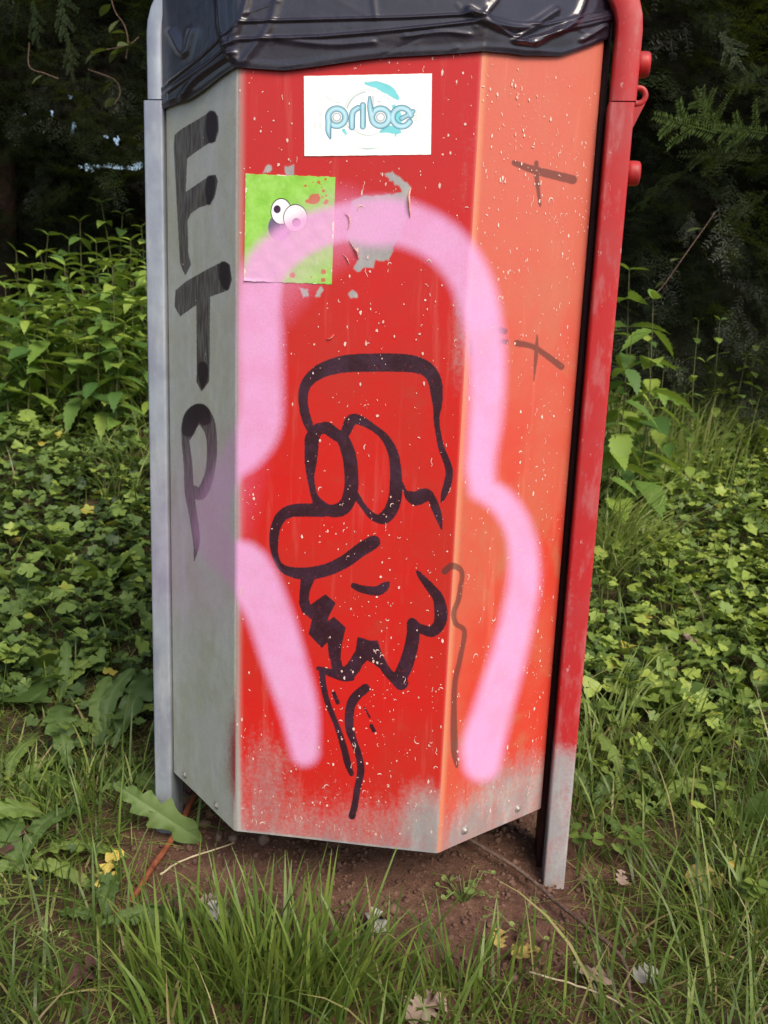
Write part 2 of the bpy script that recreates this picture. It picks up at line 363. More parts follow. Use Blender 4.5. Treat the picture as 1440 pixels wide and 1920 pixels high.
def make_ground():
    xs = np.concatenate([-np.geomspace(120, 2.2, 22), np.linspace(-2.1, 2.1, 190), np.geomspace(2.2, 120, 22)])
    ys = np.concatenate([-np.geomspace(100, .6, 14), np.linspace(-.5, .55, 6), np.linspace(.6, 2.2, 170), np.linspace(2.22, 6, 60), np.geomspace(6.2, 300, 22)])
    X, Y = np.meshgrid(xs, ys); Z = ground_z(X, Y)
    near = np.exp(-(X/1.0)**2-((Y-1.1)/.7)**2)
    r = rng.normal(0, 1, X.shape); Z = Z+near*0.0022*r
    me = mesh_np('ground', np.stack([X, Y, Z], -1).reshape(-1, 3), grid_faces(*X.shape), M_soil)
    link('ground', me, kind='structure', label='dark brown soil ground under and around the bin')
make_ground()

# =================================================================== BIN
M_front = paint_mat('red_painted_sheet', 'front'); M_sheen = paint_mat('sky_sheen_orange_red_sheet', 'sheen')
M_bare = paint_mat('galvanised_sheet', 'bare'); M_post = paint_mat('red_post_paint', 'post')
M_dark = plain('dark_inside_metal', (0.035, 0.010, 0.010), (0.06, 0.018, 0.018), 20, .6)
PA, PB, PC, PD = (-.2591, .1286), (-.1294, 0.0), (.1294, 0.0), (.2625, .1330)
ZB, ZT = .108, 1.135
BIN_ROT = math.atan2(BU[1], BU[0])
trash_bin = empty('trash_bin', tuple(BO), BIN_ROT, label='eight sided red and galvanised metal park litter bin covered in pink and black graffiti', cat='litter bin')
def panel(P0, P1, mat, label, fine=.0013, zf=.0016, wearf=None, round0=True, round1=True, edgef=None, letters=False):
    P0 = np.array(P0); P1 = np.array(P1); L = np.linalg.norm(P1-P0); U = (P1-P0)/L; Nn = np.array([U[1], -U[0]])
    us = np.linspace(0, L, max(3, int(L/fine)+1)); zs = np.linspace(ZB, ZT, int((ZT-ZB)/zf)+1)
    ex = [.0004, .0008, .0018]; us = np.unique(np.concatenate([us, ex, L-np.array(ex)]))
    Uu, Zz = np.meshgrid(us, zs)
    inset = np.zeros_like(Uu); rr = .0042
    if round0: inset += .0011*np.clip(1-Uu/rr, 0, 1)**2
    if round1: inset += .0011*np.clip(1-(L-Uu)/rr, 0, 1)**2
    # sheet metal is never quite flat
    inset += .0009*np.sin(Uu*14+1.3)*np.sin(Zz*7+.4)*np.sin(np.pi*Uu/L)
    XY = P0+Uu[..., None]*U-inset[..., None]*Nn
    V = np.dstack([XY, Zz]).reshape(-1, 3); P = pxof(b2w(V))
    n = len(V)
    at = dict(ink=np.full(n, 60.), faint=np.full(n, 60.), spray=np.zeros(n), wear=np.zeros(n), edge=np.zeros(n))
    if letters:
        d = np.full(n, 60.)
        for po in LET_POLY: d = np.minimum(d, d_poly(P, po)-1)
        d = np.minimum(d, d_strokes(P, LET_STROKE)); at['ink'] = d; at['faint'] = d_strokes(P, LET_CAP)
    elif fine < .01:
        at['ink'] = d_strokes(P, INK)
        for po in INKPOLY: at['ink'] = np.minimum(at['ink'], d_poly(P, po)-.8)
        at['faint'] = d_strokes(P, FAINT)
    if fine < .01: at['spray'] = spray_of(P)
    if wearf: at['wear'] = wearf(P, V)
    if edgef: at['edge'] = edgef(P, Uu.ravel(), L)
    nr, nc = Uu.shape; Fo = grid_faces(nr, nc)
    # back skin and rims give the sheet its thickness
    V2 = V.copy(); V2[:, :2] -= Nn*.0018; k = len(V)
    idx = np.arange(nr*nc).reshape(nr, nc)
    rim = []
    for a in (idx[0], idx[-1][::-1]): rim.append(np.stack([a[1:], a[:-1], a[:-1]+k, a[1:]+k], -1))
    Fb = np.array([[idx[0, 0]+k, idx[-1, 0]+k, idx[-1, -1]+k, idx[0, -1]+k]])
    Fc = np.vstack([Fo]+rim+[Fb])
    for q in at: at[q] = np.concatenate([at[q], at[q]])
    me = mesh_np('panel', np.vstack([V, V2]), Fc, mat, True, at)
    me.set_sharp_from_angle(angle=R_(35))
    return link('panel', me, trash_bin, label=label)
PEEL = [K6([(1010,815),(1070,808),(1130,850),(1192,900),(1170,950),(1182,1095),(1150,1130),(1120,1230),(1070,1320),(1045,1390),(990,1400),(950,1395),(935,1455),(880,1440),(830,1480),(800,1450),(838,1385),(815,1330),(770,1265),(760,1190),(775,1080),(790,1000),(850,965),(950,965),(1060,948),(1130,942),(1120,905)]),
 K6([(340,770),(398,765),(400,825),(345,825)]), K6([(220,745),(250,760),(235,800),(190,805)]), K6([(440,1580),(490,1590),(500,1640),(460,1640)]), K6([(580,1570),(600,1580),(570,1640),(548,1640)]), K6([(780,1600),(830,1620),(820,1650),(780,1650)])]
def ragged(poly, amp=2.6, step=5):
    out = []; rs = np.random.default_rng(len(poly)*7+int(poly[0][0]))
    for a, b in zip(poly, poly[1:]+poly[:1]):
        a = np.array(a); b = np.array(b); n = max(1, int(np.linalg.norm(b-a)/step))
        for i in range(n): out.append(a+(b-a)*i/n+rs.normal(0, amp*.5, 2))
    return out
PEEL = [ragged([tuple(q) for q in p]) for p in PEEL]
def wear_front(P, V):
    w = .66*sstep(1400, 1575, P[:, 1]-.08*(P[:, 0]-440))+.2*sstep(1540, 1580, P[:, 1]-.11*(P[:, 0]-440)) 
    w += .50*sstep(90, 0, np.hypot((P[:, 0]-500)*1.0, (P[:, 1]-1430)*.75))
    w += .62*sstep(100, 10, np.hypot((P[:, 0]-800)*1.3, (P[:, 1]-1530)*.9))
    w += .8*sstep(455, 443, P[:, 0])
    w += .42*sstep(70, 0, np.hypot((P[:, 0]-862)*2.0, (P[:, 1]-610)*.35))+.16*sstep(60, 0, np.abs(P[:, 0]-880))*sstep(900, 500, P[:, 1])
    w += .7*sstep(6, 0, np.abs(V[:, 2]-ZB)*1700)
    for p in PEEL: w = np.maximum(w, 1.3*sstep(3.5, -2.5, d_poly(P, p)))
    return w
def edge_front(P, u, L): return .8*sstep(.012, 0, u)+.3*sstep(.003, 0, L-u)
def wear_sheen(P, V):
    w = .60*sstep(1360, 1480, P[:, 1]+.55*(P[:, 0]-1010)*-1*.2)*sstep(880, 1000, P[:, 0]+(P[:, 1]-1400)*.6)
    w += .48*sstep(1430, 1600, P[:, 1]+(P[:, 0]-820)*.4)
    w += .7*sstep(6, 0, np.abs(V[:, 2]-ZB)*1700)
    return np.clip(w, 0, .9)
def edge_sheen(P, u, L): return .85*sstep(.011, .002, u)
def wear_bare(P, V):
    # a drift of red overspray low down by the bend
    return 1-.8*sstep(60, 0, np.hypot((P[:, 0]-452)*1.2, (P[:, 1]-1420)*.35))-.25*sstep(20, 0, np.abs(P[:, 0]-447))
p_bare = panel(PA, PB, M_bare, 'bare galvanised panel with black brushed letters', wearf=wear_bare, letters=True)
p_front = panel(PB, PC, M_front, 'glossy red panel with drawn bearded face and two stickers', wearf=wear_front, edgef=edge_front)
p_sheen = panel(PC, PD, M_sheen, 'orange red panel with painted sky sheen and small dark crosses', wearf=wear_sheen, edgef=edge_sheen)
QD, QC, QB, QA = (.2625, .297), (.1294, .43), (-.1294, .43), (-.2591, .301)
for a, b_, mt in ((PD, QD, M_post), (QD, QC, M_sheen), (QC, QB, M_front), (QB, QA, M_bare), (QA, PA, M_bare)):
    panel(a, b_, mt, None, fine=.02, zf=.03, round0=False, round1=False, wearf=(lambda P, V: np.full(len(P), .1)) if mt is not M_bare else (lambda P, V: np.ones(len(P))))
me = mesh_py('bin_floor', [(x, y, ZB+.035) for x, y in [(a*.975, .215+(b-.215)*.975) for a, b in (PA, PB, PC, PD, QD, QC, QB, QA)]], [tuple(range(8))], M_dark, False)
link('bin_floor', me, trash_bin)

# rivets
def rivet_mesh():
    prof = [(0.0001, .0026), (.0018, .0024), (.0030, .0015), (.0034, .0006), (.0052, .0005), (.0058, 0)]; n = 14
    V = [(r*math.cos(2*math.pi*k/n), -h, r*math.sin(2*math.pi*k/n)) for r, h in prof for k in range(n)]
    Fc = [(i*n+k, i*n+(k+1) % n, (i+1)*n+(k+1) % n, (i+1)*n+k) for i in range(len(prof)-1) for k in range(n)]
    return mesh_py('rivet', V, Fc, M_rivet)
M_rivet = plain('dull_rivet_zinc', (0.30, 0.27, 0.26), (0.45, 0.42, 0.40), 300, .4, .2, .5)
rv = rivet_mesh()
for px, py, P0, P1, par in ((347,1452,PA,PB,p_bare), (406,1510,PA,PB,p_bare), (872,1557,PC,PD,p_sheen), (971,1516,PC,PD,p_sheen)):
    P0 = np.array(P0); U = (np.array(P1)-P0); U /= np.linalg.norm(U)
    u, z = hitplane(px, py, P0, U); o = link('rivet', rv, par)
    o.location = (*(P0+U*u+np.array([U[1], -U[0]])*.0002), z); o.rotation_euler = (0, 0, math.atan2(U[1], U[0]))

# chips and curls of lifting paint: small raised flakes, real geometry
M_chip = plain('pale_paint_chips', (0.60, 0.36, 0.31), (0.74, 0.62, 0.56), 90, .6, .1)
def chips(P0, P1, par, n, dens, avoid):
    P0 = np.array(P0); P1 = np.array(P1); L = np.linalg.norm(P1-P0); U = (P1-P0)/L; Nn = np.array([U[1], -U[0]])
    V = []; Fc = []; tries = 0; cnt = 0
    def add(pts, h):
        b = len(V)
        for (u, z) in pts:
            q = P0+U*u+Nn*(.0004+h*random.uniform(.4, 1)); V.append((q[0], q[1], z))
        return b
    while cnt < n and tries < n*60:
        tries += 1
        u = random.uniform(.003, L-.003); z = random.uniform(ZB+.01, 1.02)
        q = P0+U*u; p = pxof(b2w(np.array([q[0], q[1], z])))
        cl = .5+.5*math.sin(u*61+3*math.sin(z*23))*math.sin(z*37+2*math.sin(u*40)); cl = .25+1.3*cl**2
        if random.random() > cl*dens(p[0], p[1]) or any(float(d_poly(p[None], a)[0]) < 3 for a in avoid): continue
        cnt += 1; t = random.random(); s = min(.0015, .00052*math.exp(random.gauss(0, .62))); th0 = random.uniform(0, 6.28)
        if t < .70:                         # irregular blob
            k = random.choice((5, 6, 7)); el = random.uniform(.9, 2.2)
            b = add([(u, z)]+[(u+s*random.uniform(.6, 1.3)*math.cos(th0+6.283*i/k), z+el*s*random.uniform(.5, 1.4)*math.sin(th0+6.283*i/k)) for i in range(k)], .00015)
            for i in range(k): Fc.append((b, b+1+i, b+1+(i+1) % k))
        elif t < .93:                       # curl: a thin crescent
            r = s*random.uniform(1.5, 2.6); a0 = random.uniform(0, 6.28) if random.random() < .4 else random.uniform(.3, .9); sp = random.uniform(1.4, 3.6); k = 7; w = s*.34
            pts = []
            for i in range(k):
                a = a0+sp*i/(k-1); ww = w*math.sin(math.pi*(i+.4)/(k-.2))+.00008
                pts += [(u+(r-ww)*math.cos(a), z+(r-ww)*1.2*math.sin(a)), (u+(r+ww)*math.cos(a), z+(r+ww)*1.2*math.sin(a))]
            b = add(pts, .0002)
            for i in range(k-1): Fc.append((b+2*i, b+2*i+1, b+2*i+3, b+2*i+2))
        else:                               # crooked vertical run
            k = 7; x = u; pts = []; st = s*random.uniform(.8, 2.2)
            for i in range(k):
                pts += [(x-.00022, z-st*i), (x+.00022+random.uniform(0, .0003), z-st*i)]; x += random.gauss(0, s*.9)
            b = add(pts, .0003)
            for i in range(k-1): Fc.append((b+2*i, b+2*i+1, b+2*i+3, b+2*i+2))
    me = mesh_py('paint_chips', V, Fc, M_chip, False)
    link('paint_chips', me, par, kind='stuff')
ST1 = [(570,143),(810,138),(808,290),(571,293)]; ST2 = [(461,326),(629,332),(622,533),(458,527)]
def inpink(x, y): return float(spray_of(np.array([[x, y]]))[0])
def dens_front(x, y):
    d = .35+.5*sstep(600, 870, x)*sstep(750, 100, y)+.35*math.exp(-((x-700)/40)**2)+.4*sstep(1150, 1500, y)+.45*math.exp(-((x-530)/60)**2-((y-310)/25)**2)
    return float(d)*(.12 if inpink(x, y) > .5 else 1)
def dens_sheen(x, y):
    d = .4+.9*math.exp(-((x-(1015-(y-1000)*.03))/9)**2)*(y > 850)+.4*(y < 760)+.5*math.exp(-((x-995)/50)**2-((y-370)/60)**2)
    return float(d)*(.10 if inpink(x, y) > .5 else 1)
chips(PB, PC, p_front, 760, dens_front, [ST1, ST2]); chips(PC, PD, p_sheen, 760, dens_sheen, [])
chips(PA, PB, p_bare, 30, lambda x, y: .5, [])

# peeled flake edges at the bare patch
M_flake = plain('lifted_paint_flake', (0.62, 0.20, 0.16), (0.75, 0.42, 0.36), 200, .5, .2)
def flake(pts, w, lift):
    S = smooth_path([(p[0], p[1]) for p in pts], 4); V = []; Fc = []
    for i, p in enumerate(S):
        k = math.sin(math.pi*(i+.3)/(len(S)))
        for dx, h in ((-w*.1, .0003), (w*.5*k, lift*k+.0004), (w*k, lift*.5*k+.0004)):
            u, z = hitplane(p[0]+dx, p[1], PB, (1, 0)); V.append((PB[0]+u, -h, z))
    for i in range(len(S)-1):
        for j in (0, 1): Fc.append((i*3+j, i*3+j+1, i*3+j+4, i*3+j+3))
    link('paint_flake', mesh_py('paint_flake', V, Fc, M_flake), p_front)
flake(K6([(1192,900),(1170,960),(1172,1030),(1184,1110)]), 5, .004)
flake(K6([(770,1262),(812,1325),(825,1350),(838,1390)]), 3, .003)
flake(K6([(730,1355),(755,1385),(775,1430)]), 2, .0015)
flake(K6([(740,1080),(768,1105),(772,1150),(762,1195)]), 3, .002)
flake(C3([(1050,290),(1075,285),(1098,262)]), 2.5, .002)

# stickers ---------------------------------------------------------
def sticker_grid(name, quad, mat, attrf, step, label, h=.0007, curl=0):
    q = [hitplane(x, y, PB, (1, 0)) for x, y in quad]; q = np.array(q)
    nx = int((q[1, 0]-q[0, 0])/step); nz = int((q[0, 1]-q[3, 1])/step)
    a, b = np.meshgrid(np.linspace(0, 1, nx), np.linspace(0, 1, nz))
    UV = ((1-a)*(1-b))[..., None]*q[0]+(a*(1-b))[..., None]*q[1]+(a*b)[..., None]*q[2]+((1-a)*b)[..., None]*q[3]
    e = np.minimum(np.minimum(a, 1-a)*nx, np.minimum(b, 1-b)*nz)
    wav = .00012*np.sin(a*23+b*9)*np.sin(b*31+2)
    UV[..., 1] += np.where((b == 1) | (b == 0), .0003*np.sin(a*37)+.0002*np.sin(a*91), 0)*(1 if curl else .25)
    Y = -(h+wav+curl*np.exp(-((1-b)/.02)**2)*np.clip(.35-a, 0, 1)*3)
    V = np.dstack([PB[0]+UV[..., 0], Y, UV[..., 1]]).reshape(-1, 3)
    P = pxof(b2w(np.dstack([PB[0]+UV[..., 0], 0*Y, UV[..., 1]]).reshape(-1, 3)))
    Fg = grid_faces(nz, nx, flip=True); idx = np.arange(nx*nz).reshape(nz, nx); k = nx*nz
    V2 = V.copy(); V2[:, 1] = -.0001
    loop = np.concatenate([idx[0, :-1], idx[:-1, -1], idx[-1, :0:-1], idx[:0:-1, 0]])
    rim = np.stack([loop, np.roll(loop, -1), np.roll(loop, -1)+k, loop+k], -1)
    at = attrf(P, e.ravel()); at = {q_: np.concatenate([v, v]) for q_, v in at.items()}
    me = mesh_np(name, np.vstack([V, V2]), np.vstack([Fg, rim]), mat, True, at); me.set_sharp_from_angle(angle=R_(50))
    return link(name, me, p_front, label=label)
def arc(cx, cy, r, a0, a1, w, n=14, ry=None):
    return [(cx+r*math.cos(R_(a0+(a1-a0)*i/n)), cy-(ry or r)*math.sin(R_(a0+(a1-a0)*i/n)), w) for i in range(n+1)]
LET = [K6([(634,425,38),(634,480,38),(634,530,34),(645,575,10)]), K6(arc(690,432,58,180,-180,40,24)),
 K6([(792,500,38),(792,440,38),(800,395,38),(835,368,34)]), K6([(866,496,36),(866,350,36)]),
 K6([(912,300,18),(914,360,34),(925,430,38)]), K6(arc(985,432,58,180,-180,40,24)), K6(arc(1128,432,62,12,330,40,24)), K6([(1128,440,30),(1165,420,30),(1205,392,26)])]
INNER = [K6(arc(690,432,26,0,360,10,16)), K6(arc(985,432,26,0,360,10,16)), K6([(880,495,8),(884,345,8)]), K6([(650,575,8),(652,440,8)]), K6([(810,498,7),(812,420,7)]), K6([(934,290,8),(936,400,7)])]
TEAL = [K6([(880,205,14),(960,215,50),(1040,250,62),(1095,300,36)]), K6([(985,530,16),(1030,515,50),(1085,520,54),(1120,535,14)]), K6([(735,520,24),(752,545,14)]), K6([(1085,560,6),(1110,440,44),(1075,360,30)])]
THIN = [K6(arc(905,410,165,35,215,5,22)), K6(arc(905,410,150,100,165,12,10)), K6(arc(905,410,145,200,330,7,14)), K6(arc(905,430,238,60,110,3,10)), K6(arc(905,430,215,250,290,3,8)),
 K6([(590,280,5),(620,290,5),(645,315,5),(680,332,5),(705,334,7)]), K6([(840,638,4),(900,646,14),(970,638,4)]), K6([(1155,515,4),(1180,575,3)]), K6([(965,325,8),(990,330,6)])]
for i in range(9): THIN.append(K6([(570,408+i*12,5),(588,408+i*12,5)]))
for i in range(6): THIN.append(K6([(535,445+i*12,5),(553,445+i*12,5)]))
for i in range(9): THIN.append(K6([(1212,366+i*11,5),(1234,366+i*11,5)]))
for i in range(3): THIN.append(K6([(1248,425+i*11,5),(1262,425+i*11,5)]))
def attr_white(P, e):
    return dict(lt=d_strokes(P, LET, 3), inn=d_strokes(P, INNER, 3), teal=d_strokes(P, TEAL), thin=d_strokes(P, THIN, 3), rim=e)
def mat_white():
    m, nt, out = mat_new('white_vinyl_print'); g = G(nt)
    c = (0.86, 0.86, 0.84)
    tn = g.m('MULTIPLY', g.m('SUBTRACT', g.noise(600, 3, .6, st=(.4, 1, 1)), .5), 5)
    c = g.mix(g.rng(g.m('ADD', g.attr('teal'), tn), 1, -1, 0, .9), c, (0.10, 0.55, 0.62))
    c = g.mix(g.rng(g.attr('thin'), .7, -.7, 0, .6), c, (0.16, 0.36, 0.42))
    lt = g.attr('lt')
    c = g.mix(g.rng(lt, 1.0, .2), c, (0.07, 0.20, 0.29))
    c = g.mix(g.rng(lt, -.4, -1.6), c, (0.25, 0.50, 0.62)); c = g.mix(g.rng(lt, -2.4, -4.4, 0, .75), c, (0.50, 0.72, 0.80))
    c = g.mix(g.rng(g.attr('inn'), .6, -.6, 0, .6), c, (0.06, 0.18, 0.27))
    g.bsdf(out, c, .32, 0, None, .4); return m
sticker_grid('sticker', ST1, mat_white(), attr_white, .00055, 'white rectangular sticker with pale blue lettering pribe')
GD = [(478,895,10),(568,872,11),(600,930,11),(618,962,7),(595,970,6),(620,1000,14),(612,1010,13),(390,1498,20),(600,1475,18),(598,1530,15),(518,1512,6),(585,885,5),(590,905,6),(530,870,6),(490,1000,14),(560,960,12),(615,850,9)]
def attr_green(P, e):
    k = lambda x, y: (440+x/3.6, 100+y/3.6)
    body = d_ell(P, *k(305, 1175), 78/3.6, 92/3.6)
    e1 = d_ell(P, *k(315, 1068), 69/3.6, 87/3.6); e2 = d_ell(P, *k(411, 1112), 80/3.6, 91/3.6)
    p1 = d_ell(P, *k(288, 1053), 24/3.6, 27/3.6); p2 = d_ell(P, *k(418, 1142), 30/3.6, 30/3.6)
    red = d_strokes(P, [K6([(510,1000,34),(535,985,68),(550,980,60)])]+[[(k(x, y)[0], k(x, y)[1], r*2/3.6), (k(x, y)[0]+.1, k(x, y)[1], r*2/3.6)] for x, y, r in GD])
    return dict(body=body, e1=e1, e2=e2, pup=np.minimum(p1, p2), redd=red, spray=spray_of(P), rim=e)
def mat_green():
    m, nt, out = mat_new('green_paper_print'); g = G(nt)
    n = g.noise(60, 4, .6); c = g.mix(g.rng(n, .35, .65), (0.22, 0.50, 0.055), (0.29, 0.58, 0.10))
    c = g.mix(g.m('MULTIPLY', g.rng(g.noise(110, 3, .6, st=(1, 1, .5)), .58, .70), .35), c, (0.45, 0.62, 0.30))
    c = g.mix(g.rng(g.attr('body'), 1, -1), c, (0.10, 0.09, 0.16))
    c = g.mix(g.rng(g.m('ADD', g.attr('redd'), g.m('MULTIPLY', g.m('SUBTRACT', g.noise(500, 3), .5), 3)), .8, -.8, 0, .85), c, (0.50, 0.055, 0.03))
    for e in ('e1', 'e2'):
        a = g.attr(e); c = g.mix(g.rng(a, 1.2, .4), c, (0.02, 0.02, 0.03)); c = g.mix(g.rng(a, -.4, -1.2), c, (0.80, 0.80, 0.82))
    c = g.mix(g.rng(g.attr('pup'), .6, -.6), c, (0.03, 0.01, 0.04))
    sp = g.attr('spray'); gr = g.m('MULTIPLY', g.m('SUBTRACT', g.noise(900, 2, .6), .5), g.m('MULTIPLY', g.m('MULTIPLY', sp, g.m('SUBTRACT', 1.0, sp)), 3.2))
    c = g.mix(g.m('MULTIPLY', g.m('ADD', sp, gr, clamp=True), .9), c, g.mix(g.rng(n, .4, .7), PINK, (0.66, 0.30, 0.62)))
    torn = g.rng(g.m('SUBTRACT', g.attr('rim'), g.m('MULTIPLY', g.rng(g.noise(55, 4, .7), .52, .72), 6)), 0, -1.2)
    c = g.mix(torn, c, (0.75, 0.70, 0.58))
    g.bsdf(out, c, .45, 0, g.bump(g.noise(70, 4, .6), .5, .0012), .35); return m
sticker_grid('sticker', ST2, mat_green(), attr_green, .0007, 'green sticker with two googly eyes half covered by pink spray', curl=.0012)

# posts, hoop, knobs ----------------------------------------------
def post_obj(s0, s1, t0, t1, z0, z1, mat, wearf, label, sprayed=False):
    import bmesh
    bm = bmesh.new(); bmesh.ops.create_cube(bm, size=1)
    for v in bm.verts: v.co = ((s0+s1)/2+v.co.x*(s1-s0), (t0+t1)/2+v.co.y*(t1-t0), (z0+z1)/2+v.co.z*(z1-z0))
    ed = [e for e in bm.edges if abs((e.verts[0].co-e.verts[1].co).z) > .1]
    bmesh.ops.subdivide_edges(bm, edges=ed, cuts=140)
    vert = [e for e in bm.edges if abs((e.verts[0].co-e.verts[1].co).normalized().z) > .9]
    bmesh.ops.bevel(bm, geom=vert, offset=.0032, segments=4, affect='EDGES', profile=.5)
    me = bpy.data.meshes.new('post'); bm.to_mesh(me); bm.free(); me.materials.append(mat)
    for p in me.polygons: p.use_smooth = True
    me.set_sharp_from_angle(angle=R_(50))
    V = np.array([v.co for v in me.vertices]); P = pxof(b2w(V))
    at = dict(ink=np.full(len(V), 60.), faint=np.full(len(V), 60.), spray=spray_of(P) if sprayed else np.zeros(len(V)), wear=wearf(P, V), edge=np.zeros(len(V)))
    for k, a in at.items(): x = me.attributes.new(k, 'FLOAT', 'POINT'); x.data.foreach_set('value', a.astype(np.float32))
    return link('post', me, trash_bin, label=label)
def m_zinc(name, tone, warm):
    m, nt, out = mat_new(name); g = G(nt); c = zinc(g, tone, warm)
    sp = g.m('MULTIPLY', g.attr('spray'), .38)
    c = g.mix(sp, c, (0.55, 0.30, 0.60))
    n = g.noise(60, 4, .6); g.bsdf(out, c, g.m('ADD', g.m('MULTIPLY', n, .25), .32), .35, g.bump(n, .2, .0008)); return m
M_zpost = m_zinc('galvanised_post_zinc', (0.36, 0.41, 0.48), (0.27, 0.30, 0.38))
post_obj(-.2850, -.2600, .122, .172, -.06, 1.0025, M_zpost, lambda P, V: np.ones(len(V)), 'grey galvanised post', True)
post_obj(.2715, .3000, .112, .165, -.06, 1.0025, M_post, lambda P, V: np.clip(.95*sstep(.235, .185, V[:, 2]), 0, 1)+.25*sstep(.292, .272, V[:, 0])*sstep(.75, .3, V[:, 2])*sstep(.1, .4, V[:, 2]), 'red post bare zinc at its foot')
me = bevel_box('gap_shade_strip', .2632, .2708, .150, .205, -.02, 1.13, .0006, M_dark, 1); link('gap_shade_strip', me, trash_bin, label='dark strip added for shade in the gap between panel and red post')  # dark strip added so the gap reads as shade
def arm(side):
    if side < 0: c, w, mat = -.2708, .0100, M_zpost
    else: c, w, mat = .2875, .0142, M_post
    path = [(c, 1.0045), (c, 1.03), (c, 1.055), (c, 1.078)]
    for i in range(1, 9):
        a = i/8*math.pi/2; path.append((c-side*.07*(1-math.cos(a)), 1.078+.07*math.sin(a)))
    path.append((0, 1.148))
    t0, t1 = (.124, .150) if side < 0 else (.114, .142)
    path = np.array(path); V = []; Fc = []; b = .0025
    prof = [(-w, t0+b), (-w+b, t0), (w-b, t0), (w, t0+b), (w, t1), (-w, t1)]
    for i, (x, z) in enumerate(path):
        d = path[min(i+1, len(path)-1)]-path[max(i-1, 0)]; d /= np.linalg.norm(d); nx, nz = d[1], -d[0]
        if i == len(path)-1: x += side*.0005; nx, nz = -side*0.0, 1.0*side
        for (o, t) in prof: V.append((x+nx*o, t, z+nz*o))
    n = len(prof)
    for i in range(len(path)-1):
        for k in range(n): Fc.append((i*n+k, i*n+(k+1) % n, (i+1)*n+(k+1) % n, (i+1)*n+k))
    Fc.append(tuple(range(n-1, -1, -1)))
    me = mesh_py('hood_arm', V, Fc, mat); me.set_sharp_from_angle(angle=R_(60))
    z_ = np.zeros(len(V))
    for k, a in dict(ink=z_+60, faint=z_+60, spray=z_, wear=z_+.12, edge=z_).items():
        x = me.attributes.new(k, 'FLOAT', 'POINT'); x.data.foreach_set('value', a.astype(np.float32))
    return link('hood_arm', me, trash_bin, label='red curved hood arm' if side > 0 else 'grey curved hood arm')
arm(-1); arm_r = arm(1)
M_knob = plain('red_knob_plastic', (0.40, 0.020, 0.020), (0.28, 0.03, 0.035), 60, .45, .2)
for z, t in ((1.049, .140), (.931, .140)):
    prof = [(0, .0118), (.0004, .0138), (.006, .0142), (.012, .0140), (.0150, .0132), (.0163, .0112), (.0168, .006), (.0168, .0001)]; n = 24
    V = [(.2995+x, t+r*math.cos(6.2832*k/n), z+r*math.sin(6.2832*k/n)) for x, r in prof for k in range(n)]
    Fc = [(i*n+k, (i+1)*n+k, (i+1)*n+(k+1) % n, i*n+(k+1) % n) for i in range(len(prof)-1) for k in range(n)]
    link('knob', mesh_py('knob', V, Fc, M_knob), trash_bin)
# padlock eye: flat ring with a gusset
V = []; Fc = []; n = 28; cx, cz, t0 = .3035, 1.011, .118
for r, t in ((.0052, t0), (.0052, t0+.004), (.0108, t0+.004), (.0112, t0+.003), (.0112, t0+.0008), (.0106, t0)):
    for k in range(n): V.append((cx+r*math.cos(6.2832*k/n), t, cz+r*math.sin(6.2832*k/n)))
for i in range(6):
    for k in range(n):
        j = (i+1) % 6; Fc.append((i*n+k, j*n+k, j*n+(k+1) % n, i*n+(k+1) % n))
link('lock_eye', mesh_py('lock_eye', V, Fc, M_knob), trash_bin)
b0 = [(.2985, t0+.001, .998), (.3125, t0+.001, 1.004), (.2985, t0+.001, .972)]; b1 = [(x, y+.0025, z) for x, y, z in b0]
link('gusset', mesh_py('gusset', b0+b1, [(0, 1, 2), (5, 4, 3), (0, 3, 4, 1), (1, 4, 5, 2), (2, 5, 3, 0)], M_knob, False), trash_bin)

